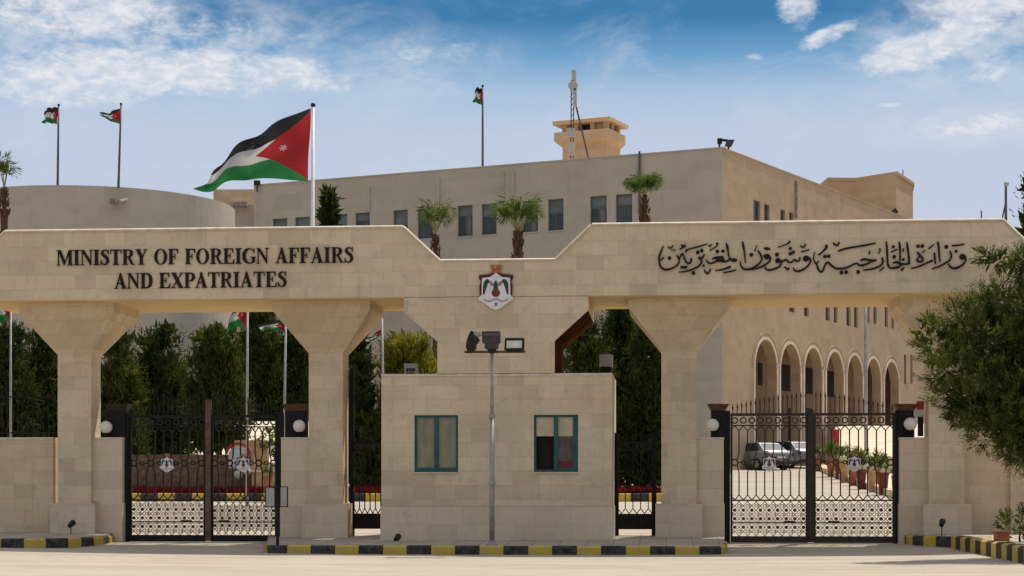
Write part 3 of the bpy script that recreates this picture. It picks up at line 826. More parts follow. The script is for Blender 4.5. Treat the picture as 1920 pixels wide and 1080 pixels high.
# Arabic script: pen strokes (x, y, width) in the twelve-fold measured grid, one origin per word group
ST = {1220: [
    [(285, 250, 22), (235, 380, 45), (190, 500, 50), (195, 620, 45), (220, 720, 50), (300, 780, 58), (400, 785, 52), (520, 740, 46), (610, 670, 42), (645, 580, 38), (620, 510, 50), (580, 465, 28)],
    [(205, 575, 28), (250, 565, 32), (290, 510, 45)],
    [(640, 560, 30), (690, 450, 40), (715, 430, 40), (760, 530, 42), (800, 620, 46), (860, 650, 48), (910, 610, 42), (905, 530, 50)],
    [(1085, 500, 60), (1130, 555, 60), (1215, 440, 34)],
    [(1130, 560, 40), (1140, 640, 46), (1050, 730, 46), (930, 785, 42), (780, 830, 38), (640, 845, 24)],
    [(800, 400, 44), (800, 355, 48), (880, 320, 38), (1080, 270, 38), (1270, 210, 30)],
    [(1250, 560, 28), (1290, 630, 40), (1370, 645, 44), (1480, 600, 50), (1560, 590, 60), (1640, 610, 52), (1740, 590, 42), (1770, 540, 42)],
    [(1380, 545, 34), (1500, 515, 62), (1640, 510, 52)], [(1470, 560, 50), (1660, 560, 50)],
    [(1700, 190, 26), (1725, 280, 62), (1745, 400, 38), (1775, 540, 42), (1870, 575, 100), (1940, 570, 60)],
    [(390, 270, 30), (440, 310, 32), (500, 250, 30)], [(450, 350, 18), (560, 350, 18)], [(680, 245, 45), (790, 250, 46)], [(790, 255, 40), (650, 330, 30)],
    [(1300, 230, 26), (1330, 270, 30), (1375, 210, 26)], [(1490, 180, 60), (1495, 240, 40), (1430, 300, 28), (1320, 360, 22)],
    [(1200, 790, 36), (1275, 880, 46), (1350, 770, 36)], [(1450, 810, 32), (1620, 785, 40), (1800, 720, 56)], [(1640, 860, 30), (1900, 805, 36)],
    [(670, 735, 66), (820, 735, 66)]],
    1370: [
    [(265, 150, 22), (280, 240, 60), (305, 380, 42), (330, 640, 24)],
    [(215, 600, 24), (225, 690, 36), (290, 770, 46), (400, 780, 52), (520, 740, 48), (640, 650, 46), (700, 550, 42), (670, 450, 46), (610, 360, 40)],
    [(590, 240, 18), (540, 370, 34)],
    [(740, 490, 40), (810, 455, 50), (880, 500, 52), (880, 590, 46), (800, 660, 46), (680, 730, 46), (520, 780, 38), (420, 790, 30)],
    [(740, 300, 24), (825, 320, 80), (895, 330, 24)],
    [(1130, 590, 40), (1135, 660, 46), (1080, 730, 46), (960, 780, 52), (860, 800, 48), (790, 770, 36), (770, 720, 22)],
    [(1060, 600, 60), (1180, 595, 46), (1250, 560, 42), (1300, 620, 46), (1380, 615, 42), (1430, 560, 42), (1480, 600, 46), (1540, 580, 42), (1555, 510, 46)],
    [(1700, 490, 40), (1780, 540, 46), (1790, 620, 46), (1720, 720, 46), (1600, 800, 52), (1500, 825, 48), (1420, 790, 36), (1405, 740, 22)],
    [(1050, 290, 18), (1270, 210, 34), (1330, 150, 62)], [(1560, 250, 34), (1640, 290, 36), (1680, 215, 40)], [(1580, 390, 26), (1770, 340, 28)], [(1210, 720, 36), (1285, 790, 46), (1310, 740, 30)],
    [(-40, 840, 30), (120, 795, 30)]],
    1520: [
    [(90, 390, 22), (65, 520, 30), (90, 620, 36), (130, 650, 44), (180, 590, 26)],
    [(130, 650, 40), (160, 760, 46), (210, 830, 48), (260, 830, 48), (300, 740, 42), (340, 650, 46), (400, 630, 46), (470, 700, 46), (570, 760, 48), (700, 765, 52), (840, 730, 48), (960, 670, 46), (1040, 650, 42), (1090, 690, 46), (1180, 690, 52), (1280, 650, 48), (1380, 600, 48), (1480, 580, 36)],
    [(1115, 585, 40), (1200, 555, 58), (1330, 575, 46), (1480, 575, 40)],
    [(610, 375, 36), (750, 325, 52), (950, 285, 48), (1200, 245, 46), (1400, 205, 36), (1470, 190, 14)],
    [(340, 230, 60), (350, 290, 70), (250, 400, 38), (160, 460, 34)], [(500, 190, 40), (600, 250, 42), (640, 160, 40)],
    [(1605, 510, 44), (1620, 620, 50), (1560, 700, 46), (1400, 770, 46), (1180, 800, 32)],
    [(1325, 350, 14), (1315, 440, 44)], [(1550, 310, 40), (1560, 360, 30), (1520, 430, 20)], [(1650, 730, 36), (1545, 820, 26)],
    [(1695, 160, 32), (1715, 320, 48), (1725, 560, 46), (1740, 680, 46), (1790, 750, 46), (1900, 755, 46), (1990, 735, 40)]],
    1670: [
    [(40, 750, 40), (180, 720, 42), (250, 690, 36)], [(45, 640, 40), (130, 620, 58), (220, 655, 58), (330, 665, 52), (430, 640, 60)],
    [(190, 160, 38), (205, 280, 52), (210, 450, 42), (205, 600, 38)], [(360, 170, 36), (380, 300, 52), (400, 450, 46), (415, 640, 50)],
    [(10, 390, 34), (150, 330, 34)], [(280, 310, 30), (280, 390, 30)], [(300, 740, 44), (230, 810, 50)],
    [(590, 390, 40), (660, 470, 52), (722, 545, 46), (700, 600, 50), (630, 605, 52), (590, 570, 46), (620, 515, 32), (665, 475, 30)],
    [(850, 320, 38), (970, 220, 30)], [(700, 400, 24), (780, 350, 26)],
    [(980, 410, 44), (990, 500, 46), (1005, 660, 36)], [(950, 580, 46), (850, 620, 46), (700, 690, 46), (550, 740, 40), (460, 760, 26)],
    [(1055, 160, 48), (1075, 260, 52), (1090, 450, 42), (1110, 620, 28)],
    [(1330, 370, 38), (1365, 480, 46), (1330, 570, 46), (1230, 640, 46), (1100, 710, 46), (930, 770, 30)],
    [(1650, 460, 40), (1685, 530, 46), (1670, 620, 46), (1580, 700, 52), (1470, 755, 56), (1380, 750, 46), (1320, 700, 40), (1290, 650, 28)],
    [(1370, 250, 34), (1500, 240, 40), (1660, 215, 30)]]}
DOTS = {1220: [(425, 530, 44), (1060, 400, 44), (1150, 362, 44), (1500, 380, 44), (1625, 372, 40), (960, 865, 46), (1190, 700, 30)],
        1370: [(465, 455, 44), (810, 505, 62), (1060, 585, 64), (1040, 450, 48), (1340, 312, 38), (1340, 432, 40), (1405, 398, 40), (1690, 540, 70)],
        1520: [(320, 492, 42), (405, 485, 42), (692, 857, 44), (800, 845, 44), (1065, 842, 46)],
        1670: [(55, 275, 36), (75, 500, 44), (280, 560, 34), (615, 262, 42), (712, 256, 42), (1250, 275, 46), (1610, 500, 70), (1470, 375, 36)]}
sign2 = thing('sign_lettering', 'black flowing calligraphic script with dots on the right half of the beam', 'sign', (gu(1500), -.03, gz(1500, 515)), PM)
b = MB(); PXM = 1 / 81.0
k = 0
for ox, strokes in ST.items():
    for s_ in strokes:
        k += 1
        b.ribbon([(*g2(ox + x / 12, 440 + y / 12), w * .9 / 12 * PXM) for x, y, w in s_], -.034 - .0003 * (k % 7), -.001)
    for x, y, r in DOTS[ox]:
        k += 1
        b.disc(g2(ox + x / 12, 440 + y / 12), r / 12 * PXM, -.034 - .0003 * (k % 7), -.001, 8, rot=.35)
b.build('script_line', M['letter'], sign2, PM)


# ------------------------------------------------------------------ royal crest plaques
def crest_pieces(cx, cz, s, y):
    """coat of arms about cx, cz; s metres per drawing unit; returns separate pieces"""
    def P(L): return [(cx + (x - 485) * s, cz - (z - 350) * s) for x, z in L]
    def Q(L): return [(cx + (x - 485) * s, cz - (z - 350) * s, w * s) for x, z, w in L]
    R_ = {}
    m = MB().prism(P([(312, 195), (430, 180), (470, 155), (487, 150), (504, 155), (545, 180), (662, 195), (660, 225), (642, 262), (655, 300), (650, 412), (320, 412), (318, 300), (332, 262), (314, 225)]), y - .05, y)
    R_['mantle'] = (m, 'maroon')
    f = MB().prism(P([(345, 225), (430, 215), (487, 172), (545, 215), (630, 225), (634, 395), (664, 428), (655, 445), (600, 480), (530, 535), (485, 550), (440, 535), (370, 480), (315, 445), (306, 428), (340, 395)]), y - .064, y - .004)
    R_['shield'] = (f, 'white')
    for sg in (-1, 1):
        g = lambda x: 485 + sg * x
        w = MB().ribbon(Q([(g(70), 245, 30), (g(98), 270, 44), (g(112), 320, 36), (g(122), 390, 14)]), y - .072, y - .06)
        w.ribbon(Q([(g(66), 262, 20), (g(40), 285, 34), (g(12), 300, 22)]), y - .071, y - .06, 1)
        R_['wing', sg] = (w, ('wing', 'brownfeather'))
    gl = MB().disc(P([(485, 375)])[0], 43 * s, y - .074, y - .06, 18)
    gl.ribbon(Q([(485, 255, 20), (485, 300, 34), (485, 340, 50)]), y - .078, y - .06, 1)
    R_['globe'] = (gl, ('globe_brown', 'wing'))
    rb = MB().ribbon(Q([(360, 440, 8), (420, 462, 12), (485, 438, 12), (550, 462, 12), (612, 440, 8)]), y - .072, y - .06)
    rb.disc(P([(487, 492)])[0], 18 * s, y - .072, y - .06, 10)
    R_['ribbon'] = (rb, 'brownfeather')
    c = MB()
    for x0, x1 in ((455, 432), (470, 458), (487, 487), (504, 516), (520, 542)):
        c.ribbon(Q([(x0, 158, 10), ((x0 + x1) / 2, 120, 7), (x1, 90, 13)]), y - .05, y)
    c.prism(P([(438, 142), (537, 142), (528, 172), (447, 172)]), y - .056, y - .002)
    R_['crown'] = (c, 'crown')
    return R_


def mats_of(k): return [M[q] for q in (k if isinstance(k, tuple) else (k,))]


cz = gz(930, 480 + 350 / 5.4); cu = gu(930)
emb = thing('emblem', 'crowned white and maroon coat of arms plaque on the middle of the gateway', 'emblem', (cu, 0, cz), PM)
for k, (m_, mm) in crest_pieces(cu, cz, 1 / 5.4 / 80.2, -.001).items():
    m_.build(k if isinstance(k, str) else k[0], mats_of(mm), emb, PM)

# ------------------------------------------------------------------ iron gates
VG = 1.7


def vehicle_gate(pl, pr, pm, label, post_top, dark):
    g = thing('vehicle_gate', label, 'gate', (gu(pm, VG), VG, -.05), PM, 'ornate iron vehicle gates')
    z = lambda py: gz(1520, py, VG)
    iron = M['iron_dark'] if dark else M['iron']
    y0, y1 = VG - .025, VG + .025
    uL_, uR_, um = gu(pl, VG), gu(pr, VG), gu(pm, VG)
    for x in (uL_, uR_):
        MB().box(x - .075, x + .075, VG - .07, VG + .07, -.2, z(770)).build('gate_post', M['iron_dark'], g, PM, bevel=.008)
    MB().box(um - .07, um + .07, VG - .06, VG + .06, -.03, z(post_top)).build('centre_post', M['iron_brown'] if dark else M['iron'], g, PM, bevel=.008)
    for a, c in ((uL_ + .085, um - .07), (um + .07, uR_ - .085)):
        b = MB(); n = 9; w = (c - a) / n
        lf = b
        b.box(a, c, y0 - .01, y1 + .01, z(779.5), z(774.5))
        b.box(a, c, y0, y1, z(798.5), z(796.3))
        b.box(a, c, y0, y1, z(939.6), z(936.8))
        b.box(a, c, y0 - .01, y1 + .01, z(1018), z(1005.5))
        b.box(a, a + .05, y0, y1, z(1005.5), z(779.5)); b.box(c - .05, c, y0, y1, z(1005.5), z(779.5))
        bw = .030
        for i in range(n + 1):
            x = a + i * w
            if 0 < i < n:
                b.box(x - bw / 2, x + bw / 2, y0 + .008, y1 - .008, z(851), z(807))
                b.box(x - bw / 2, x + bw / 2, y0 + .008, y1 - .008, z(928), z(885))
        for i in range(n):
            x = a + i * w; xm = x + w / 2
            b.ring((xm, z(788)), .083, .052, y0 + .004, y1 - .004, 14)
            for p, q in ((x, xm), (x + w, xm)):
                b.bar((p, z(807.5)), (q, z(798)), .024, y0 + .01, y1 - .01)
                b.bar((p, z(928)), (q, z(937.5)), .024, y0 + .01, y1 - .01)
        for i in range(0, n, 2):
            xm = a + i * w + w / 2
            b.ring((xm, z(867)), .088, .055, y0 + .004, y1 - .004, 14)
            for sg in (-1, 1):
                b.bar((xm + sg * .055, z(862)), (xm + sg * w / 2, z(850)), .026, y0 + .01, y1 - .01)
                b.bar((xm + sg * .055, z(872)), (xm + sg * w / 2, z(886)), .026, y0 + .01, y1 - .01)
                if a + .02 < xm + sg * w < c - .02: b.ring((xm + sg * w, z(867)), .055, .032, y0 + .004, y1 - .004, 10); b.bar((xm + sg * .085, z(867)), (xm + sg * (w - .05), z(867)), .022, y0 + .01, y1 - .01)
        leaf = b.build('gate_leaf', iron, g, PM)
        # pierced lower panel
        b = MB(); z0, z1 = z(1005.5), z(938.5); H = z1 - z0
        b.box(a, c, y0 + .012, y1 - .012, z0 + H * .365, z0 + H * .39)
        zc0 = z0 + H * .49
        def clip(x0_, sg):
            """45 degree bar through (x0_, zc0), trimmed to the panel"""
            lo_, hi__ = max(z0 - zc0, (a - x0_) if sg > 0 else (x0_ - c)), min(z1 - zc0, (c - x0_) if sg > 0 else (x0_ - a))
            if hi__ - lo_ > .02: b.bar((x0_ + sg * lo_, zc0 + lo_), (x0_ + sg * hi__, zc0 + hi__), .017, y0 + (.014 if sg > 0 else .016), y1 - .016)
        for i in range(-5, n + 6):
            for sg in (1, -1): clip(a + i * w, sg)
        for r_ in (-1, 0, 1):
            for i in range(n): b.disc((a + (i + .5) * w, zc0 + r_ * w), .045, y0, y1, 10)
        for r_ in (-1.5, -.5, .5, 1.5):
            for i in range(1, n):
                b.ring((a + i * w, zc0 + r_ * w), .045, .028, y0 + .005, y1 - .005, 8)
        for i in range(2 * n):
            for r_ in (-2, -1, 0, 1):
                xx = a + (i + .5) * w / 2; zz_ = zc0 + (r_ + .5) * w
                if i % 2 == 0: b.bar((xx, zz_ - .05), (xx, zz_ + .05), .012, y0 + .012, y1 - .012)
        b.build('pierced_panel', M['iron'], leaf, PM)
        # spikes along the top, rising towards the middle of the gate
        b = MB(); ns = 17
        for i in range(ns):
            x = a + (i + .5) * (c - a) / ns
            t = abs(x - um) / ((uR_ - uL_) / 2)
            zt = z(733 + 27 * t ** 1.6)
            b.box(x - .011, x + .011, VG - .011, VG + .011, z(775), zt - .12)
            b.frust([(x - .024, VG - .012, zt - .13), (x + .024, VG - .012, zt - .13), (x + .024, VG + .012, zt - .13), (x - .024, VG + .012, zt - .13)],
                    [(x - .002, VG - .002, zt), (x + .002, VG - .002, zt), (x + .002, VG + .002, zt), (x - .002, VG + .002, zt)])
        b.build('spikes', iron, leaf, PM)
        # crest on the leaf
        mid = (a + c) / 2; mb = MB(); mats = []
        for k, (m_, mm) in crest_pieces(mid, z(869), .0010, y0).items():
            ms = mats_of(mm); base_i = len(mats); mats += ms
            mb.add(m_.v, [], 0); off = len(mb.v) - len(m_.v)
            for f_, i_ in zip(m_.f, m_.mi): mb.f.append(tuple(q + off for q in f_)); mb.mi.append(base_i + i_)
        mb.build('emblem', mats, leaf, PM)
        # bolt
        MB().tube((mid + .35 * (1 if a < um - 1 else -1), y0 - .03, z(978)), (mid + .62 * (1 if a < um - 1 else -1), y0 - .03, z(978)), .02, n=8).build('bolt', M['iron_dark'], leaf, PM)
    return g


vehicle_gate(237, 526, 391, 'left ornate black iron vehicle gate with brown centre post, dark trees behind', 745, True)
vehicle_gate(1363, 1684, 1520, 'ornate dark iron vehicle gate showing silver cars and plant pots behind', 768, False)


def side_gate(pa, pb, label, zt_px, tall):
    v = 1.9
    g = thing('pedestrian_gate', label, 'gate', (gu((pa + pb) / 2, v), v, .1), PM, 'narrow iron pedestrian gates')
    a, c = gu(pa, v), gu(pb, v); z = lambda py: gz(940, py, v)
    for x in tall:
        xx = gu(x, v); MB().box(xx - .055, xx + .055, v - .05, v + .05, 0, z(zt_px)).build('gate_post', M['iron_dark'], g, PM)
    b = MB(); y0, y1 = v - .02, v + .02; n = 5; w = (c - a) / n
    b.box(a, c, y0 - .005, y1 + .005, z(992), z(963)); b.box(a, c, y0, y1, z(832), z(828)); b.box(a, c, y0, y1, z(846), z(843))
    for i in range(n + 1):
        x = a + i * w
        b.box(x - .012, x + .012, y0 + .006, y1 - .006, z(884), z(822)); b.box(x - .012, x + .012, y0 + .006, y1 - .006, z(953), z(922))
        b.frust([(x - .02, y0, z(822)), (x + .02, y0, z(822)), (x + .02, y1, z(822)), (x - .02, y1, z(822))], [(x - .002, v, z(812)), (x + .002, v, z(812)), (x + .002, v + .002, z(812)), (x - .002, v + .002, z(812))])
    for i in range(n):
        x = a + i * w; xm = x + w / 2
        b.ring((xm, z(837)), .05, .03, y0 + .004, y1 - .004, 10)
        for p, q in ((x, xm), (x + w, xm)):
            b.bar((p, z(953)), (q, z(963)), .022, y0 + .008, y1 - .008)
        if i % 2 == 0:
            b.ring((xm, z(903)), .085, .055, y0 + .004, y1 - .004, 12)
            for sg in (-1, 1):
                b.bar((xm + sg * .06, z(898)), (xm + sg * w, z(884)), .024, y0 + .008, y1 - .008); b.bar((xm + sg * .06, z(908)), (xm + sg * w, z(923)), .024, y0 + .008, y1 - .008)
        else:
            b.ring((xm, z(903)), .055, .035, y0 + .004, y1 - .004, 10)
    b.build('gate_leaf', M['iron_dark'], g, PM)


side_gate(664, 714, 'narrow black pedestrian gate left of the booth, hung on a tall dark post', 690, (660,))
side_gate(1158, 1230, 'narrow black pedestrian gate right of the booth, between two low posts', 812, (1156, 1226))

# ------------------------------------------------------------------ piers and side walls
VP_ = 1.42
for a, c, lab in ((168, 229, 'low stone pier joined to the leftmost column, globe lamp above'), (527, 579, 'low stone pier left of the second column, beside the blank sign'),
                  (1305, 1357, 'low stone pier right of the third column, beside the right gate'), (1687, 1744, 'low stone pier joined to the rightmost column, nearest the tree')):
    z1 = gz((a + c) / 2, 820, VP_)
    x0, x1 = gu(a, VP_), gu(c, VP_)
    p = thing('gate_pier', lab, 'pier', ((x0 + x1) / 2, VP_, 0), PM, 'low gate piers')
    MB().box(x0, x1, VP_, 1.93, .9, z1 - .05).build('shaft', M['plinth'], p, PM)
    MB().box(x0 - .012, x1 + .012, VP_ - .015, 1.945, z1 - .05, z1).build('coping', M['stone_top'], p, PM, bevel=.008)
    MB().box(x0 - .02, x1 + .02, VP_ - .03, 1.96, -.3, .9).build('base', M['plinth'], p, PM)

for a, c, lab in ((-900, 100, 'low stone boundary wall running off beside the leftmost column'), (1808, 2800, 'low stained boundary wall beneath the big tree')):
    z1 = gz(50 if a < 0 else 1850, 820, 1.55)
    x0, x1 = gu(a, 1.55), gu(c, 1.55)
    p = thing('boundary_wall', lab, 'wall', ((x0 + x1) / 2, 1.55, 0), PM)
    MB().box(x0, x1, 1.55, 1.9, -.3, z1 - .05).build('wall', M['wall'], p, PM)
    MB().box(x0, x1, 1.53, 1.92, z1 - .05, z1).build('coping', M['stone_top'], p, PM)
    if a > 0:
        q = gu(1908, 1.5); MB().box(q - .18, q + .18, 1.42, 1.549, -.3, z1 - .05).build('buttress', M['wall'], p, PM)
    else:
        f = thing('railing', 'black iron railing standing on the left boundary wall', 'railing', ((x0 + x1) / 2, 1.72, z1), PM)
        b = MB()
        zz = z1
        b.box(x0, x1, 1.71, 1.74, zz + .1, zz + .13); b.box(x0, x1, 1.71, 1.74, zz + 1.0, zz + 1.03)
        for i in range(90):
            x = x1 - .06 - i * .13
            b.box(x - .008, x + .008, 1.717, 1.733, zz, zz + 1.15)
        b.build('bars', M['iron_dark'], f, PM)


# dark metal heads on the piers and the globe lamps
for a, c, lab in ((206, 238, 'dark metal box with flared cap on the leftmost pier'), (537, 576, 'dark metal box with brown cap on the pier by the blank sign'),
                  (1333, 1360, 'dark metal box with flared brown cap on the pier left of the right gate'), (1683, 1713, 'dark metal box with flared brown cap nearest the tree')):
    v = 1.75; x0, x1 = gu(a, v), gu(c, v); zt = gz((a + c) / 2, 758, v); zm = gz((a + c) / 2, 770, v); zb_ = gz((a + c) / 2, 821, v)
    p = thing('pier_box', lab, 'metal box', ((x0 + x1) / 2, v, zb_), PM, 'metal boxes on the gate piers')
    MB().box(x0, x1, v - .16, v + .16, zb_, zm).build('casing', M['iron_dark'], p, PM)
    e = .09
    MB().frust([(x0, v - .16, zm), (x1, v - .16, zm), (x1, v + .16, zm), (x0, v + .16, zm)], [(x0 - e, v - .25, zt), (x1 + e, v - .25, zt), (x1 + e, v + .25, zt), (x0 - e, v + .25, zt)]).build('cap', M['pier_cap'] if a < 300 else M['rust'], p, PM)
for px, py, lab in ((199, 801, 'white globe lamp on the leftmost pier beside the left column'), (561, 799, 'white globe lamp on the pier between left gate and second column'),
                    (1336, 797, 'white globe lamp on the pier left of the right gate'), (1707, 795, 'white globe lamp on the pier right of the right gate')):
    v = 1.46
    x, z_ = gu(px, v), gz(px, py, v)
    p = thing('globe_lamp', lab, 'lamp', (x, v, z_ - .3), PM, 'white globe lamps on the gate piers')
    MB().ball((x, v, z_), .155, 24).build('globe', M['opal'], p, PM, smooth=True)
    MB().lathe((x, v, z_ - .27), [(.05, 0), (.05, .02), (.025, .03), (.025, .1), (.06, .12), (.06, .135)], 12).build('stem', M['iron_dark'], p, PM)

# ------------------------------------------------------------------ floodlight mast in front of the booth
v = -2.15
x = gu(922.5, v); zt = gz(922, 661, v)
p = thing('floodlight_mast', 'slim grey mast with three floodlights on a crossbar before the booth', 'floodlight mast', (x, v, 0), PM)
MB().tube((x, v, -.02), (x, v, gz(922, 780, v)), .062, .052, 14).tube((x, v, gz(922, 780, v)), (x, v, zt), .04, .034, 12).build('pole', M['steel'], p, PM, smooth=True)
MB().lathe((x, v, 0), [(.13, -.01), (.13, .02), (.07, .05), (.066, .10)], 14).build('base_flange', M['steel'], p, PM)
for y_ in (780, 905): MB().lathe((x, v, gz(922, y_, v)), [(.075, -.05), (.075, .04)], 14).build('collar', M['steel'], p, PM)
MB().box(gu(871, v), gu(985, v), v - .025, v + .025, zt - .01, zt + .04).build('crossbar', M['rust'], p, PM)
# left lamp, seen side on
fl = MB()
Pq = lambda L: [(gu(840 + a / 5.4, v), gz(900, 480 + c / 5.4, v)) for a, c in L]
fl.prism(Pq([(240, 755), (258, 760), (265, 800), (300, 820), (322, 850), (300, 880), (285, 890), (285, 930), (262, 960), (250, 975), (205, 975), (185, 925), (195, 860), (215, 800)]), v - .16, v + .16)
o = fl.build('floodlight', M['lamp_black'], p, PM, bevel=.02); o['label'] = 'black floodlight turned sideways'
MB().prism(Pq([(266, 775), (330, 772), (332, 806), (300, 816), (270, 798)]), v - .12, v + .12).build('visor', M['steel'], o, PM)
fl = MB().prism(Pq([(345, 765), (530, 765), (532, 880), (512, 890), (508, 945), (378, 945), (372, 890), (350, 880)]), v - .12, v + .1)
o = fl.build('floodlight', M['lamp_grey'], p, PM, bevel=.015); o['label'] = 'boxy dark grey floodlight'
MB().prism(Pq([(365, 790), (512, 790), (508, 812), (370, 812)]), v - .135, v - .118).build('bracket', M['steel_dark'], o, PM)
MB().prism(Pq([(395, 945), (490, 945), (470, 985), (420, 985)]), v - .05, v + .05).build('foot', M['lamp_black'], o, PM)
fl = MB(); outer = Pq([(578, 838), (590, 832), (768, 832), (776, 842), (772, 955), (764, 962), (585, 962), (572, 952)])
fl.prism(outer, v - .07, v + .03)
o = fl.build('floodlight', M['lamp_black'], p, PM, bevel=.012); o['label'] = 'flat floodlight with pale lens'
MB().prism(Pq([(598, 862), (752, 862), (748, 936), (594, 936)]), v - .078, v - .068).build('lens', M['lens'], o, PM)
MB().prism(Pq([(600, 962), (730, 962), (725, 982), (610, 982)]), v - .04, v + .04).build('foot', M['lamp_black'], o, PM)

# ------------------------------------------------------------------ blank sign on a post
v = -2.3
p = thing('post_sign', 'blank pale two-panel sign on a thin dark post by the left gate', 'sign', (gu(520, v), v, 0), PM)
xq = gu(520.5, v)
MB().box(xq - .03, xq + .03, v - .03, v + .03, -.1, gz(520, 910, v)).build('post', M['iron_dark'], p, PM)
for a, c in ((497.5, 516.5), (524.5, 540)):
    q = MB().box(gu(a, v) + .02, gu(c, v) - .02, v - .012, v + .012, gz(520, 949, v), gz(520, 915, v)).build('board', M['signboard'], p, PM)
    fr = MB(); xa, xb, za_, zb_ = gu(a, v), gu(c, v), gz(520, 951, v), gz(520, 912, v)
    fr.box(xa, xa + .02, v - .02, v + .02, za_, zb_); fr.box(xb - .02, xb, v - .02, v + .02, za_, zb_); fr.box(xa, xb, v - .021, v + .021, zb_ - .02, zb_); fr.box(xa, xb, v - .021, v + .021, za_, za_ + .02)
    fr.build('frame', M['iron_dark'], q, PM)

# ground spotlights
for px, py, v, zg, lab in ((133, 985, .6, .18, 'small black ground spotlight before the leftmost column'), (744, 1011, -.35, 0.0, 'small black ground spotlight at the foot of the booth'), (1766, 983, .5, .17, 'small black ground spotlight before the rightmost column')):
    x, z_ = gu(px, v), gz(px, py, v)
    p = thing('spotlight', lab, 'spotlight', (x, v, zg), PM, 'black ground spotlights')
    MB().tube((x, v, zg - .03), (x, v, z_), .012, n=8).build('stake', M['lamp_black'], p, PM)
    MB().tube((x - .02, v - .06, z_ - .02), (x + .03, v + .09, z_ + .07), .055, .075, 12).build('head', M['lamp_black'], p, PM)

# boxes on the booth roof
v = 1.6; p = thing('ac_unit', 'grey air conditioner with dark grille on the left of the booth roof', 'air conditioner', (gu(770, v), v, zb + .06), PM)
xa, xb, za_, zb_ = gu(759, v), gu(784, v), zb + .07, gz(770, 682, v)
MB().box(xa, xb, v - .12, v + .12, za_, zb_).build('casing', M['ac'], p, PM, bevel=.01)
g_ = MB()
for i in range(2):
    for j in range(3):
        g_.box(xa + .05 + j * .075, xa + .11 + j * .075, v - .128, v - .119, za_ + .04 + i * .1, za_ + .12 + i * .1)
g_.build('grille', M['lamp_black'], p, PM)
v = 2.4; p = thing('roof_box', 'pale square cabinet on a dark stand on the right of the booth roof', 'cabinet', (gu(1136, v), v, zb + .06), PM)
MB().box(gu(1124, v), gu(1149, v), v - .15, v + .15, gz(1136, 688, v), gz(1136, 665, v)).build('casing', M['ac'], p, PM, bevel=.02)
MB().box(gu(1126, v), gu(1146, v), v - .12, v + .12, zb + .05, gz(1136, 688, v)).build('stand', M['iron_dark'], p, PM)

# ------------------------------------------------------------------ main building
dR = Vector((.509, .861, 0)).normalized(); dL = Vector((-.907, .42, 0)).normalized()
DC = 95.0
Cn = W(1354, 917, DC); Cn.z = 0
ZR = W(1354, 278, DC).z


def tpos(d, px):
    """distance from the corner along direction d at which picture column px is met"""
    k = (px - CX) / F
    return (k * Cn.y - Cn.x) / (d.x - k * d.y)


def zat(d, px, py):
    t = tpos(d, px); return EYE + (HY - py) / F * (Cn.y + d.y * t)


def frame_of(o, xdir):
    y = Vector((-xdir.y, xdir.x, 0))
    return Matrix(((xdir.x, y.x, 0, o.x), (xdir.y, y.y, 0, o.y), (0, 0, 1, o.z), (0, 0, 0, 1)))


FR = frame_of(Cn, dR)
FL = frame_of(Cn, -dL)           # x runs from left (negative) to the corner (zero)
bld = thing('ministry_building', 'large flat-roofed grey and tan stone building with arcade behind the gateway', 'building', tuple(Cn))
# left front
tl = -tpos(dL, 476)
zt_w, zb_w = zat(dL, 1042, 373), zat(dL, 1042, 432)
LW = []
for px, w in ((525, 27), (567, 27), (637, 28), (680, 27), (751, 27), (797, 28), (872, 28), (917, 28), (994, 29), (1042, 29), (1122, 31), (1170, 31), (1250, 31), (1300, 31)):
    LW.append((-tpos(dL, px - w / 2), -tpos(dL, px + w / 2), zb_w, zt_w))
LW = LW[:12]
fbase = 1.0
MB().holes(tl, 0, fbase, ZR, LW, 0, .22).build('front_wall', M['facade'], bld, FL)
for a, c, z0, z1 in LW:
    a, c = a + .002, c - .002
    fr = MB(); d0, d1 = .12, .19; t = .05
    fr.box(a, a + t, d0, d1, z0, z1); fr.box(c - t, c, d0, d1, z0, z1); fr.box(a + t, c - t, d0, d1, z1 - t, z1); fr.box(a + t, c - t, d0, d1, z0, z0 + t)
    zm = z1 - (z1 - z0) * (.30, .42, .36, .25, .5, .36, .33, .40, .28, .45, .38, .34)[LW.index((a - .002, c + .002, z0, z1)) % 12 if (a - .002, c + .002, z0, z1) in LW else int(a * 7) % 12]; mid = (a + c) / 2
    fr.box(a + t, c - t, d0, d1 - .01, zm - .03, zm + .03); fr.box(mid - .025, mid + .025, d0 + .005, d1 - .01, z0 + t, zm - .03)
    wo = fr.build('window', M['win_frame'], bld, FL)
    MB().box(a + t, c - t, .16, .166, z0 + t, zm - .03).build('pane', M['win'], wo, FL)
    MB().box(a + t, c - t, .155, .161, zm + .03, z1 - t).build('blind', M['win_blind'], wo, FL)
    if int(a * 3) % 3 == 0: MB().box(mid + .03, mid + .03 + (c - t - mid) * .7, .15, .158, z0 + t, zm - .03).build('curtain', M['win_blind'], wo, FL)
    MB().box(a - .04, c + .04, -.04, .118, z0 - .07, z0 - .002).build('sill', M['facade'], wo, FL)
